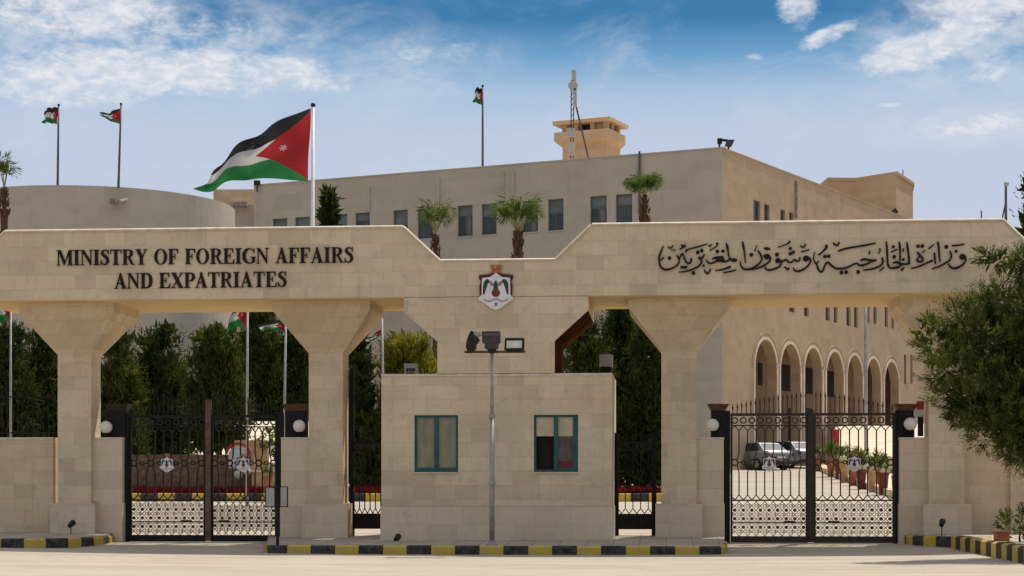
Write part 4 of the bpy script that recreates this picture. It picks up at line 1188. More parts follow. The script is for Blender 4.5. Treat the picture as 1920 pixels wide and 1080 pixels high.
# right front with the arcade
tr_ = 62.0
px_edges = [(1415, 1456), (1463, 1500), (1508, 1541), (1549, 1581), (1588, 1617), (1624, 1651), (1658, 1685)]
arches = [(tpos(dR, a), tpos(dR, c)) for a, c in px_edges]
z_top = sum(zat(dR, (a + c) / 2, y) for (a, c), y in zip(px_edges, (636, 644, 652, 660, 666, 674, 681))) / 7
z_ft = 2.6
RWin = []
for px, w, ya, yb in ((1419, 13, 376, 411), (1438, 10, 383, 420), (1468, 9, 393, 425), (1484, 8, 398, 428)):
    RWin.append((tpos(dR, px - w / 2), tpos(dR, px + w / 2), zat(dR, px, yb + 14), zat(dR, px, ya)))
for px, w, yb in ((1485, 11, 585), (1512, 9, 593), (1552, 8, 601), (1567, 7, 605), (1591, 8, 611), (1605, 7, 614), (1627, 7, 605), (1641, 6, 607), (1662, 6, 613), (1674, 5, 616)):
    z0 = zat(dR, px, yb); RWin.append((tpos(dR, px - w / 2), tpos(dR, px + w / 2), z0, z0 + 1.9))
for px in (1697, 1709):
    RWin.append((tpos(dR, px - 2), tpos(dR, px + 2.2), zat(dR, px, 720), zat(dR, px, 665)))
RWin.sort(key=lambda h: h[0])
b = MB()
zs_split = z_top + .7
b.holes(0, tr_, zs_split, ZR, [h for h in RWin if h[3] > zs_split], 0, .25)
a_first, a_last = arches[0][0] - .35, arches[-1][1] + .35
b.holes(0, a_first, z_ft - 3, zs_split, [], 0, .25)
b.holes(a_last, tr_, z_ft - 3, zs_split, [h for h in RWin if h[3] < zs_split], 0, .25)
b.build('side_wall', M['facade_warm'], bld, FR)
# arcade wall: strips round each arch
b = MB(); tb = MB(); N = 16; depth_a = .55
cuts = [a_first] + [(arches[i][1] + arches[i + 1][0]) / 2 for i in range(6)] + [a_last]
for i, (a, c) in enumerate(arches):
    m_ = (a + c) / 2; r = (c - a) / 2; zs_ = z_top - r * 1.06
    l, rr = cuts[i], cuts[i + 1]
    arc = [(m_ - r * math.cos(math.pi * k / N), zs_ + r * 1.06 * math.sin(math.pi * k / N)) for k in range(N + 1)]
    for k in range(N):
        (x0, z0), (x1, z1) = arc[k], arc[k + 1]
        b.add([(x0, 0, z0), (x1, 0, z1), (x1, 0, zs_split), (x0, 0, zs_split)], [(0, 1, 2, 3)])
        b.add([(x0, 0, z0), (x1, 0, z1), (x1, depth_a, z1), (x0, depth_a, z0)], [(0, 1, 2, 3)])
    b.add([(l, 0, z_ft - 3), (a, 0, z_ft - 3), (a, 0, zs_split), (l, 0, zs_split)], [(0, 1, 2, 3)])
    b.add([(c, 0, z_ft - 3), (rr, 0, z_ft - 3), (rr, 0, zs_split), (c, 0, zs_split)], [(0, 1, 2, 3)])
    for x in (a, c): b.add([(x, 0, z_ft - 3), (x, depth_a, z_ft - 3), (x, depth_a, zs_), (x, 0, zs_)], [(0, 1, 2, 3)])
    ro = r + .16
    tr0 = [(a - .16 + 0, z_ft), (a, z_ft)]
    pts = [(a - .08, z_ft, .16)] + [(a - .08, zs_ - .01, .16)] + [(m_ - (r + .08) * math.cos(math.pi * k / N), zs_ + (r + .08) * 1.06 * math.sin(math.pi * k / N), .16) for k in range(1, N)] + [(c + .08, zs_ - .01, .16), (c + .08, z_ft, .16)]
    tb.ribbon(pts, -.05 - .002 * (i % 2), .0)
    pts = [(m_ - (r + .34) * math.cos(math.pi * k / N), zs_ + (r + .34) * 1.06 * math.sin(math.pi * k / N), .07) for k in range(N + 1)]
    tb.ribbon(pts, -.035, .0, 1)
ar = b.build('arcade', M['facade_warm'], bld, FR)
tb.build('arch_trim', [M['arch_trim'], M['facade_warm']], ar, FR)
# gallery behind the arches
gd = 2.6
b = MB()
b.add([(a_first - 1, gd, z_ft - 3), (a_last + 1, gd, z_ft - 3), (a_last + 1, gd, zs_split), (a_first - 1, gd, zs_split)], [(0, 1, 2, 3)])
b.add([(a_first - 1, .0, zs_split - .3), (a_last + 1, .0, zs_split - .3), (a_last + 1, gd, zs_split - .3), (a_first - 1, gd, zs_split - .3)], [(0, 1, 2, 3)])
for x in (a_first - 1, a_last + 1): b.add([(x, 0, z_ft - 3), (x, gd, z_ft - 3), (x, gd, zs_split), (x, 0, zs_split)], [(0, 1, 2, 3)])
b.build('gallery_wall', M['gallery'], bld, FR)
Cg = Cn + Vector((-dR.y, dR.x, 0)) * gd
for pa, pb, ya, yb in ((1421, 1428, 680, 722), (1464, 1480, 683, 732), (1509, 1524, 689, 738), (1549, 1562, 695, 743), (1478, 1486, 765, 835), (1508, 1520, 765, 835)):
    ts = []
    for p_ in (pa, pb):
        k_ = (p_ - CX) / F; ts.append((k_ * Cg.y - Cg.x) / (dR.x - k_ * dR.y))
    yy = Cg.y + dR.y * ts[0]
    MB().box(ts[0], ts[1], gd - .06, gd - .002, EYE + (HY - yb) / F * yy, EYE + (HY - ya) / F * yy).build('gallery_door', M['glass_dark'], bld, FR)
for h in RWin:
    a, c, z0, z1 = h
    fr = MB(); t = .05; fr.box(a + .002, a + t, .12, .2, z0, z1); fr.box(c - t, c - .002, .12, .2, z0, z1); fr.box(a + t, c - t, .12, .2, z1 - t, z1); fr.box(a + t, c - t, .12, .2, z0, z0 + t)
    wo = fr.build('window', M['win_frame'], bld, FR)
    MB().box(a + t, c - t, .16, .166, z0 + t, z1 - t).build('pane', M['win'], wo, FR)
# roof, back and parapet edge
pL = FL @ Vector((tl, 0, 0)); pRr = FR @ Vector((tr_, 0, 0)); pBk = pL + dR * 55
b = MB(); zr = ZR - .35
b.add([(p_.x, p_.y, zr) for p_ in (Cn, pRr, pBk, pL)], [(0, 1, 2, 3)])
b.add([(pL.x, pL.y, fbase), (pBk.x, pBk.y, fbase), (pBk.x, pBk.y, ZR), (pL.x, pL.y, ZR)], [(0, 1, 2, 3)])
b.build('roof', M['tan'], bld)
b = MB().box(tl, -.05, -.03, .3, ZR, ZR + .07); b.build('parapet', M['facade'], bld, FL)
b = MB().box(0, tr_, -.03, .3, ZR, ZR + .07); b.build('parapet', M['facade_warm'], bld, FR)
for px, ya, yb in ((943, 322, 402), (963, 322, 400), (823, 335, 395), (692, 352, 396)):
    t = -tpos(dL, px); MB().box(t - .07, t + .07, -.07, -.005, zat(dL, px, yb), zat(dL, px, ya)).build('drainpipe', M['facade'], bld, FL)
t = -tpos(dL, 1200); MB().tube((t, -.08, zat(dL, 1200, 402)), (t, -.08, zat(dL, 1200, 284)), .06, n=8).build('drainpipe', M['steel_dark'], bld, FL)
t = tpos(dR, 1491); MB().tube((t, -.08, zat(dR, 1491, 410)), (t, -.08, zat(dR, 1491, 340)), .07, n=8).build('drainpipe', M['pipe'], bld, FR)

# round tower block on the left, and the tan block between
cx_, cy_ = W(172, 917, 92.3).x, 92.3
zt_d = EYE + (917 - 347) / F * 85.3
drum = thing('round_building', 'plain grey round stone building with curved top behind the left letters', 'building', (cx_, cy_, 1.2))
MB().lathe((cx_, cy_, 0), [(7.0, .8), (7.0, zt_d)], 96).build('wall', M['facade'], drum, smooth=False)
q = W(222, 378, 85.6)
MB().box(q.x - .35, q.x - .05, q.y - .25, q.y + .3, q.z - .1, q.z + .1).tube((q.x + .1, q.y - .2, q.z - .05), (q.x + .3, q.y + .3, q.z + .12), .1, n=8).build('wall_lamp', M['pipe'], drum)
link = thing('link_block', 'low tan and grey stone block between round and main buildings', 'building', tuple(W(440, 917, 110)))
a_, c_ = W(400, 355, 112), W(482, 350, 112)
MB().box(a_.x, c_.x, 112, 122, 2, a_.z).build('upper_wall', M['tan'], link)
a_, c_ = W(425, 384, 108), W(480, 384, 108)
MB().box(a_.x, c_.x, 108, 111.9, 2, a_.z).build('lower_wall', M['facade'], link)
q = W(448, 383, 107.8); MB().box(q.x - .5, q.x + .5, 107.6, 107.99, q.z - .15, q.z + .12).build('wall_lamp', M['pipe'], link)
q = W(482, 343, 106.5); p = thing('roof_floodlight', 'small dark floodlight at the left end of the roof below the big flag', 'floodlight', tuple(q))
MB().box(q.x - .18, q.x + .18, q.y - .1, q.y + .15, q.z - .12, q.z + .14).build('head', M['lamp_black'], p, bevel=.02)
MB().tube(q, q - Vector((0, 0, .5)), .04, n=8).build('bracket', M['lamp_black'], p)

# watch tower on the roof
DT = 110.0
tw0 = W(1141, 917, DT); tw0.z = 0
FT = frame_of(tw0, -dL)
tow = thing('watchtower', 'square tan concrete watchtower with slab roof on the main roof', 'watchtower', (tw0.x, tw0.y, ZR - .35))
zz = lambda y: EYE + (HY - y) / F * DT
A_, B_ = 3.55, 2.45
MB().box(-A_ + .45, -.25 + .02, .35, B_ - .0, ZR - .34, zz(262)).build('shaft', M['tan'], tow, FT)
lo = [(-A_ + .45, .35, zz(268)), (-.23, .35, zz(268)), (-.23, B_, zz(268)), (-A_ + .45, B_, zz(268))]
up_ = [(-A_ + .05, -.0, zz(256)), (.0, -.0, zz(256)), (.0, B_ + .3, zz(256)), (-A_ + .05, B_ + .3, zz(256))]
MB().frust(lo, up_).frust(up_, [(x, y, zz(240)) for x, y, z_ in up_]).build('balcony', M['tan'], tow, FT)
for x in (-A_ + .45, -2.35, -1.3, -.45): MB().box(x, x + .28, .3, .55, zz(240), zz(226)).build('pillar', M['tan'], tow, FT)
for y in (1.0, 2.0): MB().box(-.4, -.15, y, y + .25, zz(240), zz(226)).build('pillar', M['tan'], tow, FT)
MB().box(-A_ + .6, -.42, .56, B_ - .1, zz(240), zz(227)).build('cabin', M['glass_dark'], tow, FT)
for xa, xb in ((-A_ + .7, -2.3), (-1.0, -.5)): MB().box(xa, xb, .5, .555, zz(240), zz(227)).build('infill', M['tan'], tow, FT)
e0 = [(-A_ - .0, -.12, zz(226)), (.12, -.12, zz(226)), (.12, B_ + .5, zz(226)), (-A_ - .0, B_ + .5, zz(226))]
e1 = [(x, y, zz(219)) for x, y, z_ in e0]; e2 = [(-A_ + .7, .6, zz(213)), (-.6, .6, zz(213)), (-.6, B_ - .2, zz(213)), (-A_ + .7, B_ - .2, zz(213))]
MB().frust(e0, e1).frust(e1, e2).build('roof_slab', M['tan'], tow, FT)

# antenna mast
DA = 103.0
wq = lambda px, py: W(px, py, DA)
ant = thing('antenna_mast', 'thin lattice antenna mast with white dishes in front of the watchtower', 'antenna', tuple(wq(1072, 296)))
b = MB()
for dx_ in (-.07, .07):
    p0 = wq(1072, 297) + Vector((dx_, 0, 0)); p1 = wq(1074, 150) + Vector((dx_, 0, 0)); b.tube(p0, p1, .03, n=6)
for i in range(14):
    y_ = 292 - i * 10; b.tube(wq(1072, y_) + Vector((-.07, 0, 0)), wq(1073, y_ - 10) + Vector((.07, 0, 0)), .02, n=5)
b.build('mast', M['steel_dark'], ant)
MB().tube(wq(1078, 190), wq(1106, 294) + Vector((0, 1.2, 0)), .05, n=6).build('stay', M['steel_dark'], ant)
for px, py, r in ((1074, 162, .27),):
    q = wq(px, py); MB().tube(q + Vector((0, -.2, 0)), q + Vector((0, .1, 0)), r, r * .8, 18).build('dish', M['ac'], ant)
for px, py, w, h in ((1078, 183, .1, .5), (1070, 250, .24, .24), (1071, 279, .2, .36), (1076, 142, .12, .3)):
    q = wq(px, py); MB().box(q.x - w, q.x + w, q.y - .2, q.y + .1, q.z - h, q.z + h).build('antenna_panel', M['ac'], ant, bevel=.03)

# lights on the roof corner
for px, lab in ((1349, 'dark bracket floodlight leftmost on the roof corner of the main building'), (1366, 'tilted floodlight right of another on the roof corner of the main building')):
    q = W(px, 268, 95.2); p = thing('roof_floodlight', lab, 'floodlight', (q.x, q.y, ZR + .07))
    MB().tube((q.x, q.y, ZR), (q.x, q.y, q.z), .05, n=8).build('bracket', M['lamp_black'], p)
    if px < 1360: MB().box(q.x - .1, q.x + .12, q.y - .15, q.y + .15, q.z - .05, q.z + .22).tube((q.x + .05, q.y, q.z + .16), (q.x + .42, q.y, q.z + .12), .07, n=8).build('head', M['lamp_black'], p)
    else: MB().prism([(q.x - .2, q.z - .16), (q.x + .14, q.z - .2), (q.x + .3, q.z + .14), (q.x - .08, q.z + .14)], q.y - .2, q.y + .2).build('head', M['lamp_grey'], p, bevel=.03)

q = W(1674, 400, 124); p = thing('wall_spotlight', 'dark wall spotlight far along the tan roofline above the script', 'spotlight', tuple(q))
MB().tube(q - Vector((.35, 0, .2)), q + Vector((.25, 0, .2)), .14, .2, 10).build('head', M['lamp_black'], p)
MB().tube(q, q - Vector((.1, -.6, .6)), .05, n=8).build('bracket', M['lamp_black'], p)

# far tan block
far = thing('far_building', 'plain tan angular stone block rising beyond the roofline at right', 'building', tuple(W(1620, 917, 152)))
zt = EYE + (HY - 331) / F * 152
pl_ = [W(1518, 0, 162), W(1552, 0, 154), W(1604, 0, 154.2), W(1680, 0, 151), W(1712, 0, 156.5), W(1700, 0, 175), W(1530, 0, 178)]
MB().slab([(p_.x, p_.y) for p_ in pl_], 3, zt).build('wall', M['facade_warm'], far)
MB().slab([(p_.x + (.1 if i > 2 else -.0), p_.y - .08) for i, p_ in enumerate(pl_)], zt + .001, zt + .25).build('parapet', M['facade_warm'], far)
q = W(1693, 332, 155); p = thing('aerial', 'hair-thin aerial on the far tan block', 'antenna', (q.x, q.y, zt))
MB().tube((q.x, q.y, zt), W(1693, 318, 155), .04, n=6).build('rod', M['steel_dark'], p)

# far masts on the right skyline
p = thing('lamp_mast', 'thin grey mast with stay rising beyond the right end of the beam', 'mast', tuple(W(1886, 420, 90)))
MB().tube(W(1886, 460, 90), W(1886, 345, 90), .075, .06, 8).build('pole', M['steel_dark'], p)
MB().tube(W(1886, 378, 90), W(1878, 415, 90), .035, n=6).build('stay', M['steel_dark'], p)
MB().ball(W(1887, 345, 90), .13, 10).build('lamp', M['ac'], p)
p = thing('aerial', 'short thin aerial just left of the grey mast on the skyline', 'antenna', tuple(W(1840, 420, 95)))
MB().tube(W(1840, 450, 95), W(1840, 395, 95), .035, n=6).build('rod', M['steel_dark'], p)


# ------------------------------------------------------------------ flags
def curve(pts, t):
    n = len(pts) - 1; f = min(t * n, n - 1e-6); i = int(f); f -= i
    p0 = pts[max(i - 1, 0)]; p1 = pts[i]; p2 = pts[i + 1]; p3 = pts[min(i + 2, n)]
    return [0.5 * (2 * p1[q] + (p2[q] - p0[q]) * f + (2 * p0[q] - 5 * p1[q] + 4 * p2[q] - p3[q]) * f * f + (3 * p1[q] - p0[q] - 3 * p2[q] + p3[q]) * f ** 3) for q in range(2)]


def flag(parent, topc, botc, D, amp, nx=40, ny=18, waves=2.3, ph=0.0):
    vs = []; uvs = []
    for j in range(ny + 1):
        b_ = j / ny
        for i in range(nx + 1):
            a_ = i / nx
            tq = curve(topc, a_); bq = curve(botc, a_)
            px = tq[0] + (bq[0] - tq[0]) * b_; py = tq[1] + (bq[1] - tq[1]) * b_
            sw = (tq[1] - bq[1]); py += .055 * sw * a_ ** .6 * math.sin(a_ * 12.5 - b_ * 2.2 + ph) * (1 - .3 * b_) * math.sin(3.1416 * min(1, .15 + b_ * .85)); px += .04 * sw * a_ * math.sin(b_ * 8 + a_ * 6)
            dd = D + amp * a_ ** .7 * math.sin(a_ * waves * 6.28 + b_ * 1.6 + ph) + amp * .35 * math.sin(a_ * 17 + b_ * 5 + ph) * a_ + amp * .25 * math.sin(b_ * 7 - a_ * 9)
            p_ = W(px, py, D); p_.y = dd
            vs.append(p_); uvs.append((a_, b_))
    n = nx + 1
    fs = [(j * n + i, j * n + i + 1, (j + 1) * n + i + 1, (j + 1) * n + i) for j in range(ny) for i in range(nx)]
    inv = PARENT[parent.name].inverted()
    me = bpy.data.meshes.new('flag'); me.from_pydata([tuple(inv @ q_) for q_ in vs], [], fs)
    uvl = me.uv_layers.new(name='UVMap')
    for l in me.loops: uvl.data[l.index].uv = uvs[l.vertex_index]
    me.polygons.foreach_set('use_smooth', [True] * len(me.polygons)); me.materials.append(M['flag'])
    o = bpy.data.objects.new('flag', me); COL.objects.link(o); o.parent = parent; PARENT[o.name] = PARENT[parent.name]
    return o


def flagpole(px, ytop, ybase, D, r, label, topc, botc, amp, m='steel', px_b=None, **kw):
    px_b = px if px_b is None else px_b
    base_ = W(px_b, ybase, D); tp = W(px, ytop, D)
    p = thing('flagpole', label, 'flagpole', tuple(base_), group='flagpoles with four-colour flags')
    MB().tube(base_, tp, r * 1.15, r * .8, 12).build('pole', M[m], p, smooth=True)
    MB().ball(tp, r * 1.25, 12).build('finial', M['lamp_black'], p, smooth=True)
    flag(p, topc, botc, D, amp, **kw)
    return p


gy = lambda D: HY - (ground_z(0, D) - EYE) * F / D
flagpole(587, 197, gy(58), 58, .062, 'tall white flagpole flying the biggest flag above the left letters',
         [(583, 203), (545, 219), (505, 238), (468, 258), (436, 283), (409, 309)], [(577, 339), (530, 338), (472, 335), (436, 339), (402, 355), (366, 356)], .42, 'white', 585, nx=60, ny=28)
flagpole(110, 197, 352, 85.6, .05, 'thin flagpole leftmost on the round building with a bunched flag', [(109, 202), (98, 201), (84, 206)], [(107, 233), (96, 231), (79, 230)], .2, 'steel_dark', 108)
flagpole(227, 195, 352, 85.6, .05, 'thin flagpole on the round building with a flag streaming to a black tip', [(226, 203), (212, 208), (198, 212), (186, 209)], [(225, 232), (211, 229), (198, 222), (187, 215)], .2, 'steel_dark', 222)
flagpole(905, 161, 318, 104, .06, 'thin flagpole on the main roof with a small drooping flag', [(905, 167), (899, 165), (893, 163)], [(904, 198), (896, 194), (887, 191)], .2, 'steel_dark', 905)
flagpole(464, 570, gy(60), 60, .045, 'slim pole with a red, black and green flag behind the left gate', [(463, 572), (452, 566), (440, 575), (436, 590)], [(461, 618), (446, 613), (428, 621), (416, 637)], .2, 'steel', 463)
flagpole(536, 590, gy(61), 61, .045, 'slim pole behind the left gate, flag low beside the second column', [(535, 617), (522, 600), (506, 606), (482, 609)], [(534, 622), (520, 620), (500, 618), (489, 622)], .15, 'steel', 531)
flagpole(716, 585, gy(62), 62, .045, 'pole with a small flag left of the booth below the beam', [(715, 617), (705, 624), (696, 632), (684, 634)], [(714, 628), (707, 634), (698, 639), (686, 642)], .12, 'steel', 722)
flagpole(20, 560, gy(60), 60, .04, 'pole with a red flag tip at the extreme left below the beam', [(19, 566), (11, 564), (3, 560), (-10, 562)], [(19, 603), (10, 600), (0, 606), (-12, 600)], .12, 'steel', 20)


# ------------------------------------------------------------------ plants
def leaves(P0, Dn, L, Wd, name, m, parent):
    """rhombic leaves: base point, direction, length, width (numpy arrays)"""
    n = len(P0)
    Dn = Dn / np.linalg.norm(Dn, axis=1, keepdims=True)
    rnd = rng.normal(size=(n, 3)); side = np.cross(Dn, rnd); side /= np.linalg.norm(side, axis=1, keepdims=True) + 1e-9
    mid = P0 + Dn * (L * .45)[:, None]
    v = np.empty((n, 4, 3)); v[:, 0] = P0; v[:, 1] = mid + side * (Wd / 2)[:, None]; v[:, 2] = P0 + Dn * L[:, None]; v[:, 3] = mid - side * (Wd / 2)[:, None]
    inv = np.array(PARENT[parent.name].inverted())
    v = v.reshape(-1, 3) @ inv[:3, :3].T + inv[:3, 3]
    me = bpy.data.meshes.new(name)
    me.vertices.add(4 * n); me.vertices.foreach_set('co', v.ravel())
    me.loops.add(4 * n); me.loops.foreach_set('vertex_index', np.arange(4 * n, dtype=np.int32))
    me.polygons.add(n); me.polygons.foreach_set('loop_start', np.arange(0, 4 * n, 4, dtype=np.int32)); me.polygons.foreach_set('loop_total', np.full(n, 4, dtype=np.int32))
    me.materials.append(m); me.update(calc_edges=True)
    o = bpy.data.objects.new(name, me); COL.objects.link(o); o.parent = parent; PARENT[o.name] = PARENT[parent.name]
    return o


def sprays(lobes, dens, spray_len, leaf, upw, jitter, per=12, shell=.55, outw=1.0):
    """leaf sprays spread through a set of ellipsoid lobes (centre, radii); returns arrays for leaves()"""
    PP = []; DD = []; LL = []; WW = []
    for c, r in lobes:
        c = np.array(c); r = np.array(r)
        n = max(6, int(dens * (r[0] * r[2]) * 4))
        d = rng.normal(size=(n, 3)); d /= np.linalg.norm(d, axis=1, keepdims=True)
        rad = shell + (1 - shell) * rng.random(n) ** .6
        o = c + d * r * rad[:, None]
        dr = d * outw + np.array([0, 0, upw]) + rng.normal(size=(n, 3)) * .3
        dr /= np.linalg.norm(dr, axis=1, keepdims=True)
        sl = spray_len * (.6 + .8 * rng.random(n))
        t = rng.random((n, per))
        q = o[:, None, :] + dr[:, None, :] * (t * sl[:, None])[:, :, None] + rng.normal(size=(n, per, 3)) * spray_len * .10
        dd = dr[:, None, :] + rng.normal(size=(n, per, 3)) * jitter
        PP.append(q.reshape(-1, 3)); DD.append(dd.reshape(-1, 3))
        ll = leaf[0] * (.6 + .8 * rng.random((n, per))) * (1.1 - .5 * t)
        LL.append(ll.ravel()); WW.append((ll * leaf[1]).ravel())
    return np.concatenate(PP), np.concatenate(DD), np.concatenate(LL), np.concatenate(WW)


def trunk_limbs(p, base, top, r, limbs, seed=0):
    rd = random.Random(seed); b = MB()
    base = Vector(base); top = Vector(top); n = 6; prev = base; pr = r
    pts = [base]
    for i in range(1, n + 1):
        q = base.lerp(top, i / n) + Vector((rd.uniform(-1, 1), rd.uniform(-1, 1), 0)) * r * .35
        rr = r * (1 - .75 * i / n); b.tube(prev, q, pr, rr, 9); prev = q; pr = rr; pts.append(q)
    for tgt in limbs:
        tgt = Vector(tgt); s_ = pts[rd.randint(1, 4)]; m_ = s_.lerp(tgt, .5) + Vector((0, 0, -.1)); b.tube(s_, m_, r * .35, r * .22, 6); b.tube(m_, tgt, r * .22, r * .06, 6)
    return b.build('trunk', M['bark'], p, smooth=True)


def conifer(px, D, ytop, hw, label, m, ybot=None, dens=40, leaf=(.21, .27), spray=.8, up=1.9, name='conifer', taper=.75, group='garden trees behind the gateway'):
    base_ = W(px, HY, D); zg = ground_z(base_.x, base_.y); base_.z = zg
    zt = EYE + (HY - ytop) / F * D; zb_ = zg + .1 if ybot is None else EYE + (HY - ybot) / F * D
    rx = hw * D / F; H = zt - zb_
    p = thing(name, label, 'tree', tuple(base_), group=group)
    lob = []
    rows = max(3, int(H / (rx * .75)))
    for i in range(rows):
        f = (i + .5) / rows
        w = rx * (1 - taper * f ** 2.2) * (.75 + .25 * math.sin(min(1, f * 3) * 1.57))
        k = max(2, int(3 * w / rx + 1.5))
        for j in range(k):
            a_ = 2 * math.pi * (j / k + .37 * i) + rng.random()
            lob.append(((base_.x + math.cos(a_) * w * .55, base_.y + math.sin(a_) * w * .55, zb_ + H * f - .15 + rng.normal() * .1), (w * .55, w * .55, H / rows * .62)))
    P0, Dn, L, Wd = sprays(lob, dens, spray, leaf, up, .38, per=18, shell=.3)
    Q0, Qd, Ql, Qw = sprays([(c_, tuple(.8 * q for q in r_)) for c_, r_ in lob], dens * .5, spray * .6, (.5, .45), up, .7, per=6, shell=.0)
    P0 = np.concatenate([P0, Q0]); Dn = np.concatenate([Dn, Qd]); L = np.concatenate([L, Ql]); Wd = np.concatenate([Wd, Qw])
    keep = P0[:, 2] < zt - .15 + rng.random(len(P0)) * .3
    leaves(P0[keep], Dn[keep], L[keep], Wd[keep], 'crown', m, p)
    trunk_limbs(p, base_ - Vector((0, 0, .3)), (base_.x, base_.y, zb_ + H * .7), max(.09, rx * .12), [l[0] for l in lob[:10:2]], int(px))
    return p


conifer(15, 71, 612, 62, 'dark conifer at the left edge behind the boundary wall', M['leaf_dark'])
conifer(82, 73, 618, 60, 'dark conifer just left of the first column', M['leaf_dark'])
conifer(222, 70, 632, 58, 'bushy green conifer just right of the first column', M['leaf_mid'])
conifer(300, 75, 616, 72, 'dark conifer with ragged top in the middle of the left opening', M['leaf_dark'])
conifer(408, 70.5, 620, 56, 'lighter green upright conifer with feathery tips above the left gate', M['leaf_mid'], ybot=845, leaf=(.24, .25), up=2.6, taper=.5)
conifer(490, 87, 575, 66, 'tall very dark tree behind the two slim flagpoles', M['leaf_dark'])
conifer(560, 88, 590, 58, 'very dark tree hard against the second column', M['leaf_dark'])
conifer(672, 70, 640, 26, 'narrow dark cypress left of the booth', M['leaf_dark'], name='cypress')
conifer(712, 69, 775, 40, 'low green bush behind the narrow gate left of the booth', M['leaf_mid'], name='bush', leaf=(.2, .4), up=.8)
conifer(765, 70, 636, 58, 'yellow green upright conifer above the left part of the booth roof', M['leaf_bright'], leaf=(.27, .25), up=2.8, taper=.35, dens=34)
conifer(1092, 70, 592, 62, 'green conifer above the right part of the booth roof', M['leaf_mid'], up=1.2)
conifer(1160, 74, 560, 62, 'tall dark conifer in the middle of the opening right of the booth', M['leaf_dark'])
conifer(1222, 70.5, 585, 52, 'dark conifer hard against the third column', M['leaf_dark'])
conifer(617, 80, 366, 11, 'slender dark cypress tip rising above the beam right of the big flag', M['leaf_dark'], name='cypress', taper=.92, dens=20, leaf=(.2, .2), spray=.5)
conifer(1944, 58, 335, 32, 'ragged dark conifer at the right edge beyond the beam end', M['leaf_dark'], name='conifer', dens=12)
conifer(-60, 71, 625, 60, 'dark conifer beyond the left edge of the boundary wall', M['leaf_dark'])


def palm(px, ycrown, D, hpx, label, nf=14, droop=1.0, spread=1.0, lean=0.0, seed=1, up=.7):
    rd = random.Random(seed)
    c = W(px, ycrown, D); zg = ground_z(c.x, c.y)
    p = thing('palm_tree', label, 'palm tree', (c.x, c.y, zg), group='fan palms above the gateway')
    b = MB(); n = 14; H = c.z - zg
    for i in range(n):
        r0 = .115 + .06 * max(0, 1 - abs(i - (n - 3.0)) / 2.2) - .03 * (i == n - 1); z0 = zg - .2 + (H + .2) * i / n; z1 = zg - .2 + (H + .2) * (i + 1) / n
        b.tube((c.x, c.y, z0), (c.x, c.y, z1 + .01), r0 * .88, r0 * 1.12, 12)
    b.build('trunk', M['palmtrunk'], p)
    pet = MB(); PP = []; DD = []; LL = []; WW = []
    S_ = hpx * D / F
    for k in range(nf):
        a_ = 2 * math.pi * k / nf + rd.uniform(-.2, .2); e = rd.uniform(.15, 1.35) * up
        d = Vector((math.cos(a_) * math.cos(e) * spread, math.sin(a_) * math.cos(e), math.sin(e) + lean)).normalized()
        L = S_ * rd.uniform(.30, .45)
        tip = c + d * L
        pet.tube(c, tip, .028, .016, 5, 0)
        side = d.cross(Vector((0, 0, 1))); side = side.normalized() if side.length > .05 else Vector((1, 0, 0)); upv = side.cross(d)
        for j in range(17):
            t = (j / 16 - .5) * 2
            ld = (d * math.cos(t * 1.5) + side * math.sin(t * 1.5) + upv * .1 - Vector((0, 0, .25 * droop * (.5 + abs(t))))).normalized()
            ll = S_ * .46 * (1 - .35 * abs(t))
            PP.append(tip); DD.append(ld); LL.append(ll * .62); WW.append(ll * .11)
            q = tip + ld * ll * .58
            for s2 in (0, 1):
                dd = (ld - Vector((rd.uniform(-.2, .2), rd.uniform(-.2, .2), droop * rd.uniform(.5, 1.1)))).normalized()
                PP.append(q); DD.append(dd); LL.append(ll * .5); WW.append(ll * .055)
    pet.build('stalks', M['petiole'], p)
    leaves(np.array([tuple(q) for q in PP]), np.array([tuple(q) for q in DD]), np.array(LL), np.array(WW), 'fronds', M['leaf_palm'], p)
    # dry skirt of cut leaf bases
    sk = MB()
    for k in range(46):
        a_ = rd.uniform(0, 6.28); h_ = rd.uniform(0.05, 1.1); z0 = c.z - h_; r_ = .07 + .10 * min(1, h_)
        q = Vector((c.x + math.cos(a_) * r_, c.y + math.sin(a_) * r_, z0)); sk.tube(q, q + Vector((math.cos(a_) * .08, math.sin(a_) * .08, .2)), .04, .012, 5)
    sk.build('leaf_bases', M['palmtrunk'], p)
    return p


palm(816, 440, 73, 96, 'sparse fan palm with drooping fronds at the left dip of the beam', 7, 1.2, .9, 1.1, 3)
palm(972, 434, 57, 100, 'fan palm with open fronds above the crest', 13, 1.15, 1.0, .95, 5)
palm(1209, 366, 73, 68, 'full fan palm rising above the right beam', 22, 1.35, 1.0, .75, 8)
palm(8, 352, 74, 84, 'fan palm with few upright fronds at the left end of the beam', 5, .8, .4, 1.6, 12)

